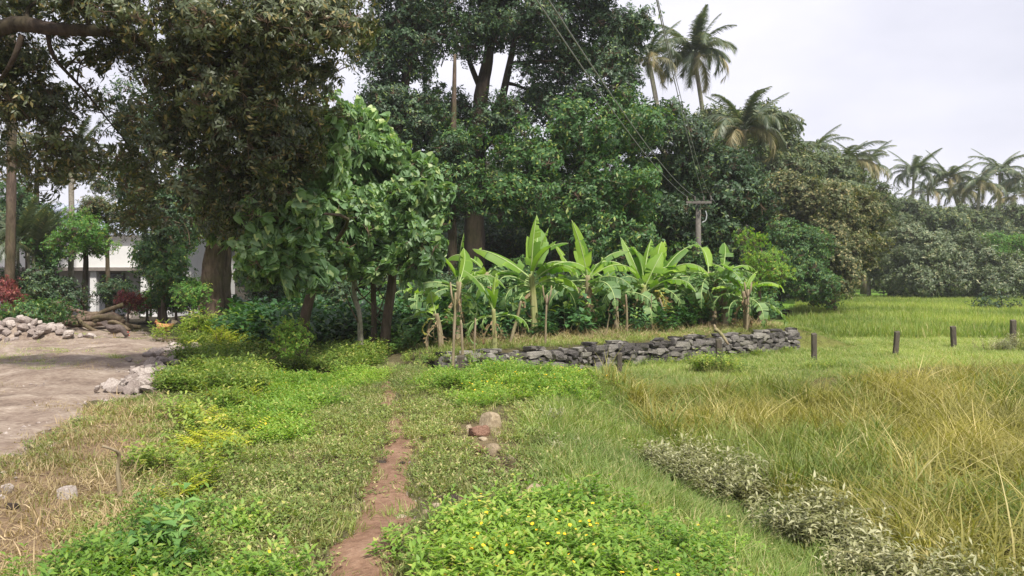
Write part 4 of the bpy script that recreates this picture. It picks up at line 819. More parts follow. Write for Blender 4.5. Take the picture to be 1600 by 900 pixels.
def banana_leaf(seed, name, mat, ln=1.5, wd=.5, arch=.6, torn=.3, el=75, pet=.28, fold=.35):
    """blade of side strips along an arched midrib; tears part some strips"""
    _r = random.Random(seed * 3); arch *= _r.uniform(.95, 1.7); el += _r.uniform(-12, 6); torn = min(.9, torn * 1.6 + .1); ln *= _r.uniform(.88, 1.1)
    rnd = random.Random(seed); mb = MB(); n = 20; ang = radians(el); p = Vector((0, 0, 0)); path = [p.copy()]; tl = ln + pet
    for i in range(n):
        st = tl / n; p = p + Vector((cos(ang), 0, sin(ang))) * st; ang -= radians(arch * 110) / n * (.3 + 1.4 * i / n); path.append(p.copy())
    def at(t):
        f = max(0, min(1, t)) * n; a = min(int(f), n - 1); return path[a].lerp(path[a + 1], f - a), (path[a + 1] - path[a]).normalized()
    mb.mi = 1; mb.r = .5; mb.tube(path, [.022 * (1 - .85 * i / n) + .003 for i in range(n + 1)], 5, cap=False); mb.mi = 0
    m = 16; t0 = pet / tl
    for s_ in (-1, 1):
        drp = 0.0; prev = None
        for i in range(m + 1):
            u = i / m; t = t0 + (1 - t0) * u; c, tg = at(t); nn = Vector((-tg.z, 0, tg.x))
            w_ = wd * .5 * (math.sin(pi * min(1, .12 + u * .88)) ** .55 if u < .5 else math.sin(pi * (.12 + u * .88)) ** .75 if u < 1 else 0) if u < 1 else 0
            w_ *= rnd.uniform(.93, 1.03)
            def edge(dr_):
                e = c + Vector((0, s_, 0)) * w_ * cos(fold + dr_) + nn * w_ * sin(fold) * (1 if dr_ < .2 else 0) - Vector((0, 0, 1)) * w_ * sin(dr_) + tg * w_ * .22; return e
            tear = i > 1 and i < m and rnd.random() < torn
            e = edge(drp); mid = c.lerp(e, .55) + nn * w_ * .06
            mb.r = rnd.random() if tear or prev is None else mb.r
            cur = mb.vs([c, mid, e])
            if prev is not None:
                q = (prev, prev + 1, cur + 1, cur), (prev + 1, prev + 2, cur + 2, cur + 1); mb.fc(*q)
            if tear:
                drp = rnd.uniform(0, .9); mb.r = rnd.random(); c2, _ = at(t + .006); e2 = edge(drp) + tg * rnd.uniform(.01, .05); cur = mb.vs([c2, c2.lerp(e2, .55) + nn * w_ * .05, e2])
            prev = cur
    return mb.mesh(name, [mat, M_rib if mat != M_dryl else M_dryst])
BL = dict(up=[banana_leaf(1, 'banana_blade_upright', M_ban, 1.45, .5, .18, .04, 84), banana_leaf(21, 'banana_blade_upright', M_ban, 1.45, .5, .18, .04, 84), banana_leaf(41, 'banana_blade_upright', M_ban, 1.45, .5, .18, .04, 84)], rise=[banana_leaf(2, 'banana_blade_rising', M_ban, 1.45, .5, .5, .12, 66), banana_leaf(22, 'banana_blade_rising', M_ban, 1.45, .5, .5, .12, 66), banana_leaf(42, 'banana_blade_rising', M_ban, 1.45, .5, .5, .12, 66)], arch=[banana_leaf(3, 'banana_blade_arching', M_ban, 1.6, .5, .85, .3, 52), banana_leaf(23, 'banana_blade_arching', M_ban, 1.6, .5, .85, .3, 52), banana_leaf(43, 'banana_blade_arching', M_ban, 1.6, .5, .85, .3, 52)],
          low=[banana_leaf(4, 'banana_blade_low', M_band, 1.6, .5, .95, .5, 28), banana_leaf(24, 'banana_blade_low', M_band, 1.6, .5, .95, .5, 28), banana_leaf(44, 'banana_blade_low', M_band, 1.6, .5, .95, .5, 28)], hang=[banana_leaf(5, 'banana_blade_hanging', M_band, 1.35, .48, 1.15, .65, 10), banana_leaf(25, 'banana_blade_hanging', M_band, 1.35, .48, 1.15, .65, 10), banana_leaf(45, 'banana_blade_hanging', M_band, 1.35, .48, 1.15, .65, 10)], yel=[banana_leaf(6, 'banana_blade_yellow', M_bany, 1.1, .4, 1.2, .6, 0), banana_leaf(26, 'banana_blade_yellow', M_bany, 1.1, .4, 1.2, .6, 0), banana_leaf(46, 'banana_blade_yellow', M_bany, 1.1, .4, 1.2, .6, 0)],
          dead=[banana_leaf(7, 'banana_blade_dead', M_dryl, 1.2, .26, 1.0, .8, -35, .2, 1.0), banana_leaf(27, 'banana_blade_dead', M_dryl, 1.2, .26, 1.0, .8, -35, .2, 1.0), banana_leaf(47, 'banana_blade_dead', M_dryl, 1.2, .26, 1.0, .8, -35, .2, 1.0)], roll=[banana_leaf(8, 'banana_blade_broad', M_ban, 1.25, .62, .25, .0, 78), banana_leaf(28, 'banana_blade_broad', M_ban, 1.25, .62, .25, .0, 78), banana_leaf(48, 'banana_blade_broad', M_ban, 1.25, .62, .25, .0, 78)])
def banana(px, pyb, pyc, label, size, leaves, lean=0, r=.09, stem=None, zb=None, Y=None):
    """px, pyb: foot in the photo; pyc: crown row; leaves: list of (kind, azimuth deg, scale); azimuth 0 = right, 90 = away"""
    if Y is None: Y = (CZ - .1) * F / (pyb - HZ)
    X = (px - 800) / F * Y; z0 = Hs(X, Y); root = empty('banana_plant', (X, Y, z0), label=label, cat='banana plant', group='banana plants on the terrace')
    top = P(px + lean, pyc, Y) - Vector((X, Y, z0)); mb = MB(); cv = bez([Vector((0, 0, -.1)), top * .5 + Vector((-top.x * .15, 0, 0)), top], 5)
    mb.tube(cv, [r * (1.35 - .55 * i / (len(cv) - 1)) for i in range(len(cv))], 10, .06); mb.build('stem', stem or M_banst, root)
    extra = [(random.choice(('low', 'arch', 'hang', 'low')), random.uniform(0, 360), random.uniform(.8, 1.15)) for _ in range(6 if size > .6 else 2)] + [('dead', random.uniform(150, 390), random.uniform(.5, 1.0)) for _ in range(4)]
    for k, (kd, az, s) in enumerate(list(leaves) + extra):
        mobj('leaf', random.choice(BL[kd]), root, top + Vector((0, 0, -.05 - .02 * k)), (random.gauss(0, .3), random.gauss(0, .2), radians(az) + random.gauss(0, .3)), (s * size * .96, s * size * random.uniform(.85, 1.2), s * size * .96))
    return root
banana(690, 545, 490, 'small banana plant with one yellow edged leaf at the left end of the row', .5, [('roll', 80, .9), ('arch', 180, .7), ('yel', 200, .8), ('low', 20, .7), ('dead', 250, .8)], -8, .05, M_dryst)
banana(715, 535, 440, 'banana plant behind the stubs with tall paired leaves and a long torn leaf', .72, [('roll', 120, 1), ('up', 30, .95), ('rise', 175, 1.0), ('arch', 10, 1.0), ('low', 190, 1.1), ('low', 330, .9)], 2, .07, M_dryst)
banana(652, 530, 455, 'shaded banana plant at the far left with one broad upright leaf', .68, [('roll', 90, 1), ('arch', 200, .9), ('low', 340, .9), ('hang', 220, .9)], -2, .07, M_dryst, Y=19.5)
banana(773, 547, 483, 'young banana plant with pale slender stem and two rising leaves', .55, [('rise', 160, 1.2), ('up', 60, .9), ('roll', 250, .75), ('low', 350, .7), ('hang', 200, .6)], -2, .045)
banana(836, 530, 428, 'tallest bright banana plant with upright leaves and green yellow stem', .86, [('up', 80, 1), ('roll', 120, 1), ('up', 30, .85), ('rise', 165, 1.15), ('arch', 172, 1.2), ('rise', 20, 1.0), ('arch', 8, 1.15), ('low', 185, 1.05), ('arch', 350, 1.0), ('hang', 215, .8), ('low', 40, 1.0)], -6, .075)
banana(920, 522, 430, 'banana plant with a dry brown leaf hanging beside its dark stem', .84, [('up', 130, 1.1), ('roll', 60, .85), ('rise', 40, 1.0), ('arch', 175, 1.1), ('low', 190, 1.1), ('arch', 5, 1.0), ('hang', 330, .9), ('rise', 100, 1), ('dead', 350, .7), ('dead', 190, .6)], -2, .08, M_dryst)
banana(905, 519, 440, 'banana plant standing just behind the dark stemmed one', .7, [('up', 150, 1.1), ('rise', 70, 1.0), ('arch', 200, 1), ('low', 340, 1), ('dead', 160, .7)], -4, .06, M_dryst, Y=20.4)
banana(1005, 515, 445, 'left plant of the dense middle banana cluster', .95, [('up', 140, 1), ('rise', 160, 1.0), ('up', 70, 1.05), ('arch', 185, 1.15), ('low', 200, 1.0), ('arch', 20, 1.0), ('roll', 100, .9), ('hang', 230, .9), ('dead', 190, .8), ('dead', 240, .7)], 0, .1)
banana(1022, 513, 440, 'right plant of the dense middle banana cluster', .95, [('up', 50, 1), ('rise', 30, 1.05), ('roll', 80, 1.0), ('arch', 5, 1.1), ('low', 355, 1.1), ('arch', 170, .9), ('hang', 320, .9), ('yel', 250, .8), ('dead', 300, .8)], 4, .1)
banana(1050, 510, 440, 'short banana plant between the middle cluster and the crossarm pole', .75, [('arch', 10, 1.0), ('low', 340, 1.1), ('hang', 300, 1), ('rise', 120, .8), ('dead', 200, .8)], 4, .07, M_dryst, Y=22.5)
banana(962, 520, 452, 'banana plant behind the pale upright cut stake', .78, [('up', 110, .9), ('rise', 20, .9), ('arch', 190, 1.1), ('low', 340, 1.0), ('hang', 230, 1)], 0, .07, M_dryst, Y=20.2)
banana(1078, 511, 450, 'leafy banana plant between the middle cluster and the ragged ones', .72, [('rise', 140, .9), ('arch', 180, 1.0), ('low', 20, 1.1), ('hang', 310, 1), ('yel', 250, .9)], 0, .06, M_dryst, Y=21.8)
banana(1115, 512, 425, 'banana plant with large grey torn leaves in front of the crossarm pole', .88, [('rise', 95, .9), ('low', 178, 1.15), ('hang', 190, 1.0), ('low', 350, 1.1), ('hang', 300, 1.15), ('yel', 215, 1.0), ('hang', 260, 1), ('dead', 220, .9), ('dead', 320, .8), ('dead', 90, .8)], -8, .09, M_dryst)
banana(1133, 511, 420, 'ragged banana plant with dried leaves hanging against its stem', .8, [('roll', 110, .8), ('hang', 200, .9), ('hang', 330, .8), ('dead', 200, 1), ('dead', 260, 1), ('dead', 310, .9)], -4, .08, M_dryst, Y=21.5)
banana(1167, 516, 455, 'last banana plant at the right end with broad yellow green leaves', .75, [('roll', 130, 1.05), ('rise', 140, 1.0), ('arch', 0, .95), ('rise', 30, .7), ('arch', 185, .8), ('hang', 300, .8), ('dead', 200, .7)], -5, .07, M_dryst)
banana(760, 505, 425, 'shaded banana plant behind the young one with dull leaves', .8, [('low', 170, 1), ('arch', 190, 1.1), ('low', 20, 1), ('hang', 330, 1), ('arch', 60, .8)], 0, .08, M_dryst, Y=22)

# bare stubs and stakes on the terrace
def stake(px, pyb, pyt, lean, r, label, name='wooden_stake', fork=False, Y=None, mat=None):
    Y = Y or (CZ - .1) * F / (pyb - HZ); X = (px - 800) / F * Y; z0 = Hs(X, Y); top = P(px + lean, pyt, Y) - Vector((X, Y, z0))
    mb = MB(); mb.tube(bez([Vector((0, 0, -.15)), top * .5 + Vector((random.gauss(0, .04), 0, 0)), top], 4), [q * r * .78 for q in (1.25, 1.1, 1.0, 1.05, .95, .9, .92, .8, .6)], 7, .45)
    if fork:
        for s_ in (-1, 1): mb.tube([top * .8, top * .95 + Vector((s_ * .07, 0, .05)), top + Vector((s_ * .09, 0, .18))], [r * .7, r * .6, r * .4], 5, .1)
    o = mb.build(name, mat or M_dryst); o.location = (X, Y, z0); return tag(o, label, 'stake' if name == 'wooden_stake' else 'stump')
stake(668, 543, 488, 12, .035, 'leaning dry banana stub left of the small banana plant', 'dead_stub')
stake(706, 560, 457, 6, .035, 'tall dry forked stub between the first banana plants', 'dead_stub', True)
stake(720, 556, 500, 0, .035, 'pale straight stake left of the young banana plant')
stake(740, 553, 497, 3, .025, 'thin leaning stake close left of the young banana plant')
stake(792, 541, 470, 22, .04, 'leaning brown stub left of the tallest banana plant', 'dead_stub')
stake(852, 541, 460, 3, .03, 'dry forked stub right of the tallest banana plant', 'dead_stub', True)
stake(980, 524, 460, -2, .035, 'pale upright cut stake left of the middle banana cluster')
stake(1018, 520, 460, 0, .018, 'thin upright stake before the middle banana cluster')
stake(1046, 517, 465, -16, .035, 'leaning split stake right of the middle cluster')
stake(1126, 512, 472, -12, .03, 'pale leaning stake under the torn grey leaves')
stake(1166, 518, 452, 3, .045, 'thick pale stub at the right end of the banana row', 'dead_stub', True)
stake(1110, 513, 480, 4, .02, 'thin dark stake left of the pale leaning one')
stake(1092, 513, 482, 0, .02, 'short thin stake behind the wall near the pole')
stake(945, 527, 490, 8, .02, 'short leaning twig stake right of the dark stemmed banana')
# dry litter leaves around banana feet
x = RNG.uniform(-1.2, 7, 520); y = wall_y(x) + RNG.uniform(.5, 3.2, 520)
lay('fallen_leaves', 'dry', x, y, 1.0, 2.0, 'dry fallen banana litter on the terrace', tilt=.4, tint=RNG.random(520))

# ------------------------------------------------------------------ stones and the dry wall
def stone_mesh(seed, mat, sub=2, rough=.2, name='stone', box=.55):
    rnd = random.Random(seed); v = {}; mb = MB(); s = [Vector((rnd.gauss(0, 1), rnd.gauss(0, 1), rnd.gauss(0, 1))).normalized() for _ in range(7)]; lim = [rnd.uniform(.72, .98) for _ in s]
    def shp(p):
        n = p.normalized(); q = n.lerp(p, box)
        for a, l_ in zip(s, lim):
            dd = q.dot(a)
            if dd > l_ * .8: q = q - a * (dd - l_ * .8) * .9
        return q * (1 + rnd.uniform(-.5, .5) * rough * .35)
    def key(p):
        k = (round(p.x, 3), round(p.y, 3), round(p.z, 3))
        if k not in v: v[k] = mb.vs([shp(p)])
        return v[k]
    for ax in range(3):
        for sg in (-1, 1):
            for i in range(sub):
                for j in range(sub):
                    q = []
                    for a, b in ((i, j), (i + 1, j), (i + 1, j + 1), (i, j + 1)):
                        c = [0, 0, 0]; c[ax] = sg; c[(ax + 1) % 3] = -1 + 2 * a / sub; c[(ax + 2) % 3] = (-1 + 2 * b / sub); q.append(key(Vector(c)))
                    mb.fc(tuple(q if sg > 0 else reversed(q)))
    me = mb.mesh(name, mat, False); return me
ST = [stone_mesh(i, M_basalt, 2, .2, 'basalt_stone', .86) for i in range(10)]
# wall path by arc length
seg = np.hypot(np.diff(WALL[:, 0]), np.diff(WALL[:, 1])); arc = np.concatenate([[0], np.cumsum(seg)]); LEN = arc[-1]
def wp(s): return np.array([np.interp(s, arc, WALL[:, 0]), np.interp(s, arc, WALL[:, 1])])
wall = empty('stone_wall', (*WALL[0], 0), label='low curved dry wall of dark basalt stones holding the banana terrace', cat='stone wall')
off = Vector((WALL[0][0], WALL[0][1], 0)); core = MB(); ring = None
for i in range(41):
    s = LEN * i / 40; c = wp(s); t = wp(min(s + .1, LEN)) - wp(max(s - .1, 0)); t /= np.hypot(*t); nrm = np.array([t[1], -t[0]])    # towards the viewer
    a = c + nrm * -.05; b = c - nrm * .34; zt = .05; q = [Vector((a[0], a[1], -.6)), Vector((a[0], a[1], zt)), Vector((b[0], b[1], zt)), Vector((b[0], b[1], -.6))]
    n = core.vs([v - off for v in q])
    if ring is not None:
        for k in range(3): core.fc((ring + k, n + k, n + k + 1, ring + k + 1))
    else: core.fc((n, n + 1, n + 2, n + 3))
    ring = n
core.fc((ring + 3, ring + 2, ring + 1, ring)); core.build('core', plain('wall_core', (.03, .027, .024), .95), wall, False)
rnd = random.Random(5)
def put_stone(s, z, w_, h_, dpt, out=0.0):
    c = wp(s); t = wp(min(s + .15, LEN)) - wp(max(s - .15, 0)); t = t / np.hypot(*t); nrm = np.array([t[1], -t[0]]); c = c + nrm * out
    o = mobj('stone', rnd.choice(ST), wall, (c[0] - off.x, c[1] - off.y, z), (rnd.gauss(0, .04), rnd.gauss(0, .07), math.atan2(t[1], t[0]) + rnd.gauss(0, .05)), (w_ * .56, dpt, h_ * .6))
s = .12
cols = []
zs0 = -.52; row = 0; zbot = zs0
while zbot < .06:
    h_ = rnd.uniform(.10, .16); s = rnd.uniform(0, .15)
    while s < LEN:
        w_ = rnd.choice((.12, .16, .2, .24, .34, .18)) * rnd.uniform(.85, 1.15); hh = h_ * rnd.uniform(.82, 1.18); m = s + w_ / 2
        c = wp(min(m, LEN)); gz = Hs(c[0], c[1] - .35)
        if zbot + hh > gz + .0: put_stone(min(m, LEN), zbot + h_ / 2 + rnd.gauss(0, .02), w_, hh, rnd.uniform(.09, .13), rnd.uniform(-.02, .03))
        if rnd.random() < .2: put_stone(min(m + w_ / 2, LEN), zbot + h_, .09, .07, .07, .0)
        s += w_
    zbot += h_ * .96
for k in range(30):                         # coping and end stones
    put_stone(rnd.uniform(.2, LEN), .115, rnd.uniform(.16, .34), .08, .15, -.14)
for k in range(5): put_stone(LEN, -.4 + k * .12, .22, .15, .17, -.17)
def rock(px, py, z, w_, h_, mat, label, name='rock', cat='rock', rz=None, d=None, seed=None, bury=.34, group=None, box=.35):
    X, Y = G(px, py, z); gz = Hs(X, Y); me = stone_mesh(seed if seed is not None else int(px * 7 + py), mat, 4, .18, name, box)
    wm = w_ * Y / F * .52; hm = h_ * Y / F * .6; o = mobj(name, me, None, (X, Y, gz + hm * (1 - 2 * bury)), (rnd.gauss(0, .1), rnd.gauss(0, .15), rz if rz is not None else rnd.random() * 3), (wm, d * Y / F * .5 if d else wm * .8, hm))
    for p in me.polygons: p.use_smooth = False
    return tag(o, label, cat, group)
for a in [(765, 675, 0, 44, 36, M_tanrock, 'largest rounded tan rock on the bund, beside the red one'), (748, 684, 0, 36, 22, M_later, 'rusty red rock touching the large tan one'), (733, 680, 0, 16, 16, M_tanrock, 'small pale rock left of the rusty red one'),
          (772, 712, 0, 30, 20, M_tanrock, 'flat tan rock below the rusty red one'), (752, 706, 0, 24, 12, M_later, 'reddish flat rock above the small tan lump'), (798, 726, 0, 24, 22, M_tanrock, 'tan lump near the bund edge halfway down'), (760, 718, 0, 12, 10, M_tanrock, 'small tan lump in the turf below the flat rocks'),
          (834, 785, -.03, 36, 32, M_tanrock, 'brown pointed rock at the edge of the front creeper'), (817, 757, 0, 20, 14, M_clod, 'dark cracked lump above the pointed brown rock'), (962, 818, -.12, 30, 18, M_later, 'rusty red stone lying in the slope grass'), (980, 828, -.14, 28, 16, M_later, 'lower rusty stone touching the one in the slope grass'),
          (703, 782, 0, 34, 12, M_clod, 'blackish flat clod right of the footpath'), (722, 780, 0, 24, 9, M_later, 'thin brown clod touching the blackish one'), (598, 727, 0, 24, 6, M_clod, 'flat grey stone set in the footpath'), (627, 727, 0, 14, 8, M_clod, 'small dark stone at the right edge of the footpath')]: rock(*a)
for a in [(300, 598, 0, 26, 22, M_palerock, 'lone pale stone in the weeds of the bank'), (245, 610, 0, 20, 12, M_palerock, 'pale flat stone at the nearest corner of the road edge'), (105, 765, 0, 32, 24, M_palerock, 'pale split stone lying in the dry grass'), (14, 762, 0, 18, 18, M_palerock, 'white stone at the left edge of the dry grass'),
          (20, 785, 0, 30, 12, M_clod, 'dark flat clod below the white stone'), (110, 838, 0, 50, 18, M_later, 'brown crumbled clod beside the lower left creeper'), (205, 498, 0, 30, 16, M_palerock, 'white rounded stone behind the brown hen', ), (178, 524, 0, 20, 10, M_clod, 'dark clod beside the grey brown hen')]: rock(*a)
rs = random.Random(9)
RB = [stone_mesh(100 + i, M_palerock, 3, .25, 'rubble_stone', .4) for i in range(7)]
def rubble(n, fx, label, group, s0, s1, name='rubble_stone'):
    for k in range(n):
        X, Y, zz = fx(k, n); s = rs.uniform(s0, s1)
        lb = label(X, Y) if callable(label) else label
        tag(mobj(name, rs.choice(RB), None, (X, Y, Hs(X, Y) + zz + s * .15), (rs.gauss(0, .3), rs.gauss(0, .3), rs.random() * 6), (s, s * rs.uniform(.6, .9), s * rs.uniform(.4, .65))), lb, 'stone', group)
def heap(k, n):
    a = rs.gauss(0, .75); b = rs.gauss(-.1, .3); h = .5 * math.exp(-(a / 1.15) ** 2 - (b / .5) ** 2); return -11.5 + a, 18.6 + b, h * rs.uniform(.85, 1.05)
rubble(130, heap, lambda X, Y: 'pinkish grey stone ' + ('at the left end of the rubble heap by the road' if X < -12.1 else 'at the right end of the rubble heap by the road' if X > -10.8 else 'at the front foot of the rubble heap by the road' if Y < 18.35 else 'on the crest of the rubble heap by the road'), 'stones heaped at the left of the road', .06, .17)
mh = MB(); nh = 10
heapm = gridmesh('rubble_mound', *(lambda X, Y: (X, Y, H(X, Y) - .06 + .50 * np.exp(-((X + 11.5) / 1.25) ** 2 - ((Y - 18.6) / .5) ** 2) + (vnoise(X, Y, .2) - .5) * .1))(*np.meshgrid(np.arange(-14.2, -8.4, .1), np.arange(17.3, 19.9, .1))), M_road)
tag(heapm, 'mound of pinkish soil and crushed rock under the heaped stones', 'rubble heap')
EDGE = [G(290, 545), G(272, 552), G(245, 575), G(215, 600), G(198, 612)]
def edge(k, n):
    t = (k + rs.random()) / n * (len(EDGE) - 1); i = min(int(t), len(EDGE) - 2); f = t - i; return EDGE[i][0] + (EDGE[i + 1][0] - EDGE[i][0]) * f + rs.gauss(0, .2), EDGE[i][1] + (EDGE[i + 1][1] - EDGE[i][1]) * f + rs.gauss(0, .25), .03 + .05 * rs.random()
rubble(120, edge, lambda X, Y: 'pale stone along the right road edge, ' + ('at the far end of the line' if Y > 15 else 'at the near end of the line' if Y < 12.5 else 'in the middle of the line'), 'pale stones along the right edge of the road', .05, .15, 'edge_stone')
def hs(k, n): return -10.6 + rs.random() * 2.0, 24.2 + rs.gauss(0, .3), .05
rubble(26, hs, 'white and grey debris lump before the house shrubs', 'pale debris before the house', .07, .18, 'debris_lump')

# small crumbs of rock and soil round the rocks on the bund
def crumbs(k, n):
    c = rs.choice([(755, 690), (765, 715), (800, 735), (740, 745), (825, 770), (700, 790)]); X, Y = G(*c); return X + rs.gauss(0, .2), Y + rs.gauss(0, .3), .0
RB_ = RB; RB = [stone_mesh(140 + i, M_tanrock, 3, .25, 'bund_stone', .4) for i in range(4)] + [stone_mesh(150 + i, M_later, 3, .25, 'bund_stone', .4) for i in range(2)]
rubble(46, crumbs, 'small crumbled stone half sunk in the turf near the rocks on the bund', 'crumbled stones on the bund', .02, .055, 'small_stone'); RB = RB_
# weeds creeping over the low left end of the wall
x = RNG.uniform(-1.9, -.2, 60); y = wall_y(x) - RNG.uniform(-.5, .4, 60); z_ = np.maximum(H(x, y), np.where(np.abs(y - wall_y(x)) < .2, .02, -1))
tag(scatter('wall_weeds', 'weed', np.stack([x, y, z_ - .02], -1), np.stack([RNG.normal(0, .3, 60), RNG.normal(0, .3, 60), RNG.uniform(0, 6.3, 60)], -1), RNG.uniform(.3, .7, 60), RNG.random(60)), 'weeds creeping over the low left end of the stone wall', None, None, 'stuff')
x = RNG.uniform(-.6, 7.2, 170); y = wall_y(x) - RNG.uniform(.18, .4, 170)
lay('wall_foot_weeds', 'weed', x, y, .25, .7, 'small weeds along the foot of the stone wall', tint=RNG.random(170))
# ------------------------------------------------------------------ fence posts
def post(px, pyb, pyt, z, label, w_=.045, lean=0):
    Y = (CZ - z) * F / (pyb - HZ); X = (px - 800) / F * Y; g = Hs(X, Y); top = P(px + lean, pyt, Y)
    mb = MB(); h = top.z - g; dx = top.x - X
    n = mb.vs([Vector((sx * w_ + dx * t + random.gauss(0, .002), sy * w_ * .9 + random.gauss(0, .002), -.2 + (h + .2) * t + (sx * .008 + sy * .012 if t == 1 else 0))) for t in (0, .35, .7, 1) for sx, sy in ((-1, -1), (1, -1), (1, 1), (-1, 1))])
    for i in range(3):
        for k in range(4): mb.fc((n + i * 4 + k, n + i * 4 + (k + 1) % 4, n + i * 4 + 4 + (k + 1) % 4, n + i * 4 + 4 + k))
    mb.fc((n + 12, n + 13, n + 14, n + 15)); o = mb.build('fence_post', M_post, None, False); o.location = (X, Y, g)
    md = o.modifiers.new('bevel', 'BEVEL'); md.width = .006; md.segments = 1
    return tag(o, label, 'post', 'weathered fence posts')
post(720, 592, 556, .0, 'short dark post before the left end of the stone wall', .055)
post(968, 584, 552, -.33, 'dark post in the grass before the middle of the wall', .045)
post(1123, 562, 530, -.33, 'dark post touching the wall under the pale leaning stake', .06)
post(1272, 566, 521, -.42, 'tall dark post right of the end of the stone wall', .05, 0)
post(1398, 557, 518, -.45, 'leaning dark post, second from the end of the wall', .055, 4)
post(1491, 545, 510, -.45, 'dark post third from the end of the wall', .06, -2)
post(1583, 540, 500, -.45, 'dark post behind the white leafed bush at the right edge', .065, 0)
# bushes and odd plants by the posts
def herb_thing(name, label, cat, px, py, z, group, n, spread, size, hgt=0.0):
    X, Y = G(px, py, z); r = empty(name, onG(X, Y), label=label, cat=cat); a = RNG.normal(0, spread, (n, 2)); pts = np.stack([a[:, 0], a[:, 1] * .8, H(X + a[:, 0], Y + a[:, 1] * .8) - Hs(X, Y) + hgt * RNG.random(n) * np.exp(-(a[:, 0] / spread) ** 2)], -1)
    o = scatter('foliage', group, pts, np.stack([RNG.normal(0, .25, n), RNG.normal(0, .25, n), RNG.uniform(0, 6.3, n)], -1), RNG.uniform(.8, 1.3, n) * size, RNG.random(n), r); o['kind'] = 'stuff'; return r
herb_thing('white_leafed_bush', 'white leafed bush around the post at the right edge', 'bush', 1588, 550, -.45, 'pale', 14, .3, 1.0, .1)
herb_thing('white_leafed_bush', 'small dark leafed bush at the foot of the tall post', 'bush', 1282, 578, -.42, 'weed', 14, .25, .55, .05)
herb_thing('leafy_bush', 'vine covered bush before the left end of the stone wall', 'bush', 800, 588, -.1, 'weed', 30, .2, 1.0, .3)
herb_thing('leafy_bush', 'dense green weed clump at the foot of the wall near the dark post', 'bush', 1115, 582, -.35, 'weed', 24, .28, 1.0, .15)
herb_thing('leafy_bush', 'round leafy seedling bush beside the bare trunks', 'bush', 640, 550, .0, 'bigleaf', 5, .16, .75, .1)
herb_thing('leafy_bush', 'dark low bush far off on the lime green field', 'bush', 1562, 487, -.5, 'forest', 16, .8, 1.4, .4)
herb_thing('leafy_bush', 'bright leaved bush at the road end before the fluted trunk', 'bush', 318, 530, .0, 'weed', 34, .35, 1.5, .2)
herb_thing('leafy_bush', 'yellow green bush right of the road end', 'bush', 365, 545, .0, 'yellow', 34, .35, 1.7, .25)
for px, py, lb in [(857, 672, 'slender white leafed weed standing alone high on the slope'), (846, 722, 'low white leafed weed below the lone slender one'), (880, 722, 'white tipped weed right of the low white one')]:
    herb_thing('white_leafed_weed', lb, 'weed', px, py, -.1, 'pale', 1, .01, .65)
for px, py, s, lb in [(243, 880, 1.0, 'broad leafed weed amid the lower left creeper'), (232, 790, .55, 'small broad leafed seedling behind the bent stick'), (30, 0, 0, '')]:
    if s: herb_thing('broad_leafed_weed', lb, 'weed', px, py, .0, 'bigleaf', 3 if s > .6 else 1, .07, .6 * s)
# tufts on the footpath
for px, py, lb in [(615, 812, 'small grass tuft on the right side of the footpath'), (545, 838, 'grass tuft at the left edge of the footpath')]:
    herb_thing('grass_tuft', lb, 'grass tuft', px, py, 0, 'soft', 3, .04, .55)
# bent dead stick in the left foreground
X, Y = G(192, 778); mb = MB(); o0 = Vector((X, Y, Hs(X, Y)))
mb.tube(bez([Vector((0, 0, -.03)), P(184, 740, Y) - o0, P(186, 712, Y) - o0, P(178, 703, Y - .05) - o0, P(160, 697, Y - .1) - o0], 5), [.016] * 6 + [.013] * 7 + [.010] * 8, 6, .2)
so_ = mb.build('bent_stick', M_dryst, loc=o0); tag(so_, 'bent dead stick standing in the dry ground', 'stick')
# ------------------------------------------------------------------ logs and cut branches by the garden
X0, Y0 = (P(22, 470, 23).x, 23)
mb = MB(); mb.tube([(0, 0, .45), (.55, 0, .56), (1.1, 0, .66), (1.35, 0, .68)], [.13, .13, .12, .09], 10, .12); lg = mb.build('fallen_log', M_log, loc=(X0, Y0, Hs(X0, Y0))); tag(lg, 'dark fallen log propped behind the rubble heap', 'log')
rs = random.Random(21)
for k in range(13):
    px = rs.uniform(118, 185); Y = 21.8 + rs.gauss(0, .35); X = (px - 800) / F * Y; z = Hs(X, Y) + .12 + .4 * max(0, 1 - abs(px - 150) / 40) * rs.random(); L_ = rs.uniform(.5, .9); a = rs.gauss(0, .3)
    mb = MB(); p = [Vector((-L_, 0, .05)), Vector((-L_ * .4, rs.gauss(0, .1), rs.uniform(0, .2))), Vector((L_ * .3, rs.gauss(0, .1), rs.uniform(-.05, .15))), Vector((L_, 0, -.12))]; r = rs.uniform(.045, .085)
    mb.tube(bez(p, 4), r, 7, .2); o = mb.build('cut_branch', M_log, loc=(X, Y, z)); o.rotation_euler = (0, rs.gauss(0, .2), a); tag(o, 'crooked brown cut branch in the heap before the white house', 'branch', 'cut branches heaped before the house')
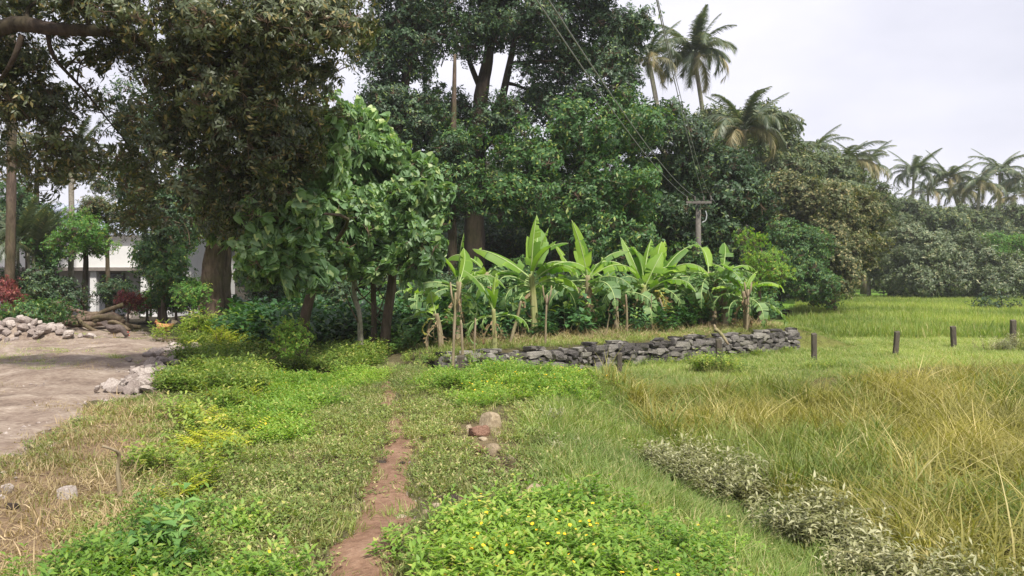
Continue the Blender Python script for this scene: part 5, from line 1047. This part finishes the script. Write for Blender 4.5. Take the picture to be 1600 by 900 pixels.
# ------------------------------------------------------------------ hens
def hen(px, py, label, body, tail, wing, face=1, s=1.0, peck=False, Y=None):
    X, Y = G(px, py) if Y is None else ((px - 800) / F * Y, Y); root = empty('hen', onG(X, Y, .02), 0 if face > 0 else pi, label=label, cat='hen')
    z = .19 * s; mb = MB(); hd = Vector((.20, 0, .33)) * s if not peck else Vector((.28, 0, .07)) * s
    mb.tube(bez([Vector((-.24 * s, 0, z + .10 * s)), Vector((-.15 * s, 0, z + .04 * s)), Vector((-.03 * s, 0, z - .005 * s)), Vector((.08 * s, 0, z + .01 * s)), Vector((.14 * s, 0, z + .06 * s)) if not peck else Vector((.17 * s, 0, z - .02 * s)), hd - Vector((.02 * s, 0, .04 * s)), hd, hd + Vector((.035 * s, 0, 0))], 3),
            [q * s for q in (.012, .03, .05, .065, .08, .09, .098, .10, .10, .098, .09, .08, .068, .055, .045, .036, .03, .028, .028, .03, .026, .016)], 12)
    mb.build('body', body, root)
    w2 = MB()
    for sy in (-1, 1): w2.tube([Vector((.07 * s, sy * .085 * s, z + .03 * s)), Vector((-.02 * s, sy * .102 * s, z + .02 * s)), Vector((-.12 * s, sy * .075 * s, z + .03 * s)), Vector((-.19 * s, sy * .04 * s, z + .05 * s))], [.02 * s, .045 * s, .035 * s, .008 * s], 8)
    w2.build('wings', wing, root); t2 = MB()
    for k in range(6):
        a = radians(38 + k * 9); ribbon(t2, [Vector((-.2 * s, (k - 2.5) * .008 * s, z + .07 * s)), Vector((-.2 * s - cos(a) * .08 * s, (k - 2.5) * .014 * s, z + .07 * s + sin(a) * .09 * s)), Vector((-.2 * s - cos(a) * .17 * s, (k - 2.5) * .018 * s, z + .06 * s + sin(a) * .15 * s))], .06 * s, .5, Vector((.5, .2, .6)))
    t2.build('tail', tail, root); c2 = MB()
    c2.tube([hd + Vector((-.01, 0, .025)) * s, hd + Vector((.01, 0, .055)) * s, hd + Vector((.03, 0, .03)) * s], [.006 * s, .012 * s, .006 * s], 6); c2.tube([hd + Vector((.035, 0, -.015)) * s, hd + Vector((.037, 0, -.04)) * s], .009 * s, 6); c2.build('comb', M_comb, root)
    b2 = MB(); b2.tube([hd + Vector((.03, 0, .002)) * s, hd + Vector((.062, 0, -.008)) * s], [.010 * s, .002 * s], 6); b2.build('beak', M_leg, root)
    for sy in (-1, 1):
        l2 = MB(); l2.tube([Vector((0, sy * .04 * s, z - .05 * s)), Vector((-.015 * s, sy * .042 * s, .08 * s)), Vector((0, sy * .042 * s, .0))], [.022 * s, .009 * s, .007 * s], 6)
        for a in (-.5, 0, .5, pi): l2.tube([Vector((0, sy * .042 * s, .004)), Vector((cos(a) * .045 * s, sy * .042 * s + sin(a) * .045 * s, -.004))], .005 * s, 4)
        l2.build('leg', M_leg, root)
    return root
M_comb = plain('comb_red', (.5, .04, .03), .5); M_leg = plain('hen_leg', (.55, .4, .15), .6)
f_or = plain('orange_feather', (.5, .25, .10), .8, nz=.3, scale=30); f_wh = plain('cream_feather', (.75, .62, .45), .8); f_bk = plain('black_feather', (.025, .02, .018), .6); f_br = plain('grey_brown_feather', (.11, .085, .075), .8, nz=.4, scale=30)
hen(257, 524, 'orange hen with pale neck on the grass at the road end', f_or, f_wh, f_or, -1, 1.0)
hen(180, 530, 'grey brown hen pecking in the middle of the dirt road', f_br, f_br, f_br, 1, 1.05, True)
hen(14, 532, 'black hen beside the rubble heap at the left edge', f_bk, f_bk, f_bk, -1, 1.0, True)

# ------------------------------------------------------------------ white house in the garden
M_white = plain('white_plaster', (.82, .81, .80), .85, nz=.06, scale=2); M_roof = plain('blue_grey_sheet', (.36, .39, .47), .5, nz=.12); M_dark = plain('dark_opening', (.05, .045, .04), .6); M_frame = plain('grey_frame', (.25, .22, .2), .6)
M_tin = plain('grey_metal', (.45, .47, .48), .45)
m_, _n, _N, _L, _B = newmat('window_glass'); _B.inputs['Base Color'].default_value = (.05, .06, .07, 1); _B.inputs['Roughness'].default_value = .08; M_glass = m_
hx, hy = -16.0, 29.0; hz = Hs(-13, 29); house = empty('white_house', (hx, hy, hz), label='white plastered house with blue grey sheet roof behind the garden', cat='house')
def hb(name, x0, x1, y0, y1, z0, z1, mat, parent=None):
    m = MB(); m.box(((x0 + x1) / 2, (y0 + y1) / 2, (z0 + z1) / 2), ((x1 - x0) / 2, (y1 - y0) / 2, (z1 - z0) / 2)); return m.build(name, mat, parent or house, False)
hb('wall', -2.5, 3.7, 1.2, 6.5, -.2, 3.0, M_white); hb('porch_slab', -2.6, 3.3, -.7, 1.19, 1.62, 1.74, M_frame); hb('parapet', -2.5, 3.2, -.6, -.48, 1.742, 2.5, M_white); hb('side_wall', 3.2, 3.9, -.55, 1.19, -.2, 1.6, M_white)
for x_ in (-2.3, -.6, 1.1, 2.9): hb('column', x_ - .11, x_ + .11, -.55, -.33, -.2, 1.615, M_white)
for x_ in (-1.6, .9):
    fr = hb('window', x_ - .5, x_ + .5, 1.14, 1.198, .75, 1.55, M_frame)
    for k in range(3): hb('pane', x_ - .45 + k * .31, x_ - .17 + k * .31, 1.12, 1.138, .8, 1.5, M_glass, fr)
dr = hb('door', 2.0, 2.75, 1.14, 1.198, -.05, 1.5, plain('brown_door', (.16, .08, .05), .6)); hb('handle', 2.62, 2.68, 1.08, 1.138, .7, .76, M_tin, dr)
rf = MB(); A = [Vector((-2.9, .8, 2.95)), Vector((4.2, .8, 2.95)), Vector((4.2, 3.9, 4.3)), Vector((-2.9, 3.9, 4.3)), Vector((-2.9, 7, 2.95)), Vector((4.2, 7, 2.95))]
n = rf.vs(A + [v + Vector((0, 0, .08)) for v in A]); rf.fc((n, n + 3, n + 2, n + 1), (n + 3, n + 4, n + 5, n + 2), (n + 6, n + 7, n + 8, n + 9), (n + 9, n + 8, n + 11, n + 10), (n, n + 1, n + 7, n + 6), (n + 4, n + 10, n + 11, n + 5), (n, n + 6, n + 9, n + 3), (n + 3, n + 9, n + 10, n + 4), (n + 1, n + 2, n + 8, n + 7), (n + 2, n + 5, n + 11, n + 8))
for k in range(23): xk = -2.75 + k * .3; rf.box((xk, 2.35, 3.715), (.02, 1.68, .02), Matrix.Rotation(math.atan2(1.35, 3.1), 3, 'X'))
rf.build('roof', M_roof, house, False)

# ------------------------------------------------------------------ power poles and wires
pole = empty('utility_pole', onG(P(1092, 400, 27.5).x, 27.5), label='wooden utility pole with crossarm rising behind the banana plants', cat='utility pole'); off = pole.location.copy()
top = P(1091, 314, 27.5) - off; mb = MB(); mb.tube([Vector((0, 0, -.3)), Vector((top.x, 0, top.z * .5)), Vector((top.x, 0, top.z))], [.11, .10, .085], 12, .04); mb.build('pole', M_pole, pole)
hb('crossarm', top.x - .45, top.x + .42, -.17, -.122, top.z - .1, top.z - .02, M_pole, pole)
ins = []
for dx in (-.42, -.15, .15, .40):
    m = MB(); m.tube([(0, 0, 0), (0, 0, .05), (0, 0, .09), (0, 0, .14), (0, 0, .17)], [.015, .035, .02, .03, .015], 8); m.build('insulator', M_pole, pole, loc=(top.x + dx, -.145, top.z - .02)); ins.append(off + Vector((top.x + dx, -.145, top.z + .14)))
m = MB(); m.tube(bez([Vector((top.x + .1, -.1, top.z - .75)), Vector((top.x + .22, -.12, top.z - .68)), Vector((top.x + .26, -.12, top.z - .5)), Vector((top.x + .22, -.12, top.z - .35))], 4), .02, 6); m.build('bracket', M_tin, pole)
p2 = empty('utility_pole', onG(P(1166, 400, 36).x, 36), label='second slimmer utility pole farther back beyond the crossarm pole', cat='utility pole'); o2 = p2.location.copy(); t2 = P(1166, 332, 36) - o2
mb = MB(); mb.tube([Vector((0, 0, -.3)), Vector((t2.x, 0, t2.z))], [.14, .11], 12, .04); mb.build('pole', M_pole, p2); hb('crossarm', t2.x - .45, t2.x + .4, -.15, -.112, t2.z - .45, t2.z - .38, M_pole, p2)
e2 = [o2 + Vector((t2.x + q, -.13, t2.z - .36)) for q in (-.38, -.2, .15, .35)]
M_wire = plain('aluminium_wire', (.30, .31, .32), .5)
def wire(a, b, sag, label, r=.009):
    pts = [a.lerp(b, t / 24) - Vector((0, 0, sag * 4 * (t / 24) * (1 - t / 24))) for t in range(25)]; mb = MB(); mb.tube([p - a for p in pts], r, 5); tag(mb.build('power_line', M_wire, loc=a), label, 'wire')
wire(ins[0], P(880, 0, 9) * 1.0 + (P(880, 0, 9) - ins[0]) * .5, .5, 'leftmost overhead wire rising across the giant tree', .008)
wire(ins[1], P(925, 40, 9) + (P(925, 40, 9) - ins[1]) * .55, .5, 'second overhead wire rising across the giant tree', .008)
wire(ins[2], P(1034, 0, 9) + (P(1034, 0, 9) - ins[2]) * .5, .3, 'overhead wire rising past the left side of the tallest palm', .007)
wire(ins[3], P(1045, 0, 9) + (P(1045, 0, 9) - ins[3]) * .5, .6, 'faint overhead wire farthest right at the top of the picture', .005)
for k, lb in enumerate(['lowest sagging wire between the two poles', 'second lowest sagging wire between the two poles', 'second highest sagging wire between the two poles', 'highest sagging wire between the two poles']):
    a = ins[k].copy(); a.z -= (.55, .4, .15, 0)[k]; a.y += .1
    wire(a, e2[k], .35 + .06 * (3 - k), lb, .014)
# pale dry branch lying over the wall
mb = MB(); a = P(1118, 515, 18.6); b = P(1138, 538, 18.2); mb.tube(bez([a - a, (b - a) * .4 + Vector((0, 0, .05)), b - a], 4), [.06, .055, .045, .04, .04, .035, .035, .03, .025], 7, .3); mb.tube([Vector((0, 0, 0)), Vector((-.03, 0, .12))], [.04, .02], 6, .2)
tag(mb.build('dead_branch', M_dryst, loc=a), 'pale dead branch hanging over the top of the stone wall', 'branch')
hm_ = bpy.data.materials.new('haze'); hm_.use_nodes = True; hn = hm_.node_tree; hn.nodes.remove(hn.nodes['Principled BSDF'])
pv = hn.nodes.new('ShaderNodeVolumePrincipled'); pv.inputs['Color'].default_value = (.92, .94, 1, 1); pv.inputs['Density'].default_value = .0006; pv.inputs['Anisotropy'].default_value = .2
hn.links.new(pv.outputs[0], hn.nodes['Material Output'].inputs['Volume'])
m = MB(); m.box((10, 50, 14.5), (150, 80, 17)); hz_ = m.build('haze', hm_, None, False); tag(hz_, 'thin pale moist air', None, None, 'stuff')
x, y = candidates(9000, -16, -3.5, 5, 22, 10); k = (ROAD(x, y) > -.2) & (vnoise(x + 30, y, .9) > .62)
lay('roadside_straw', 'dry', x[k], y[k], .4, 1.0, 'flattened straw and litter on the dirt road', tilt=.3)
print('points', NPTS[0], 'objects', len(bpy.data.objects))
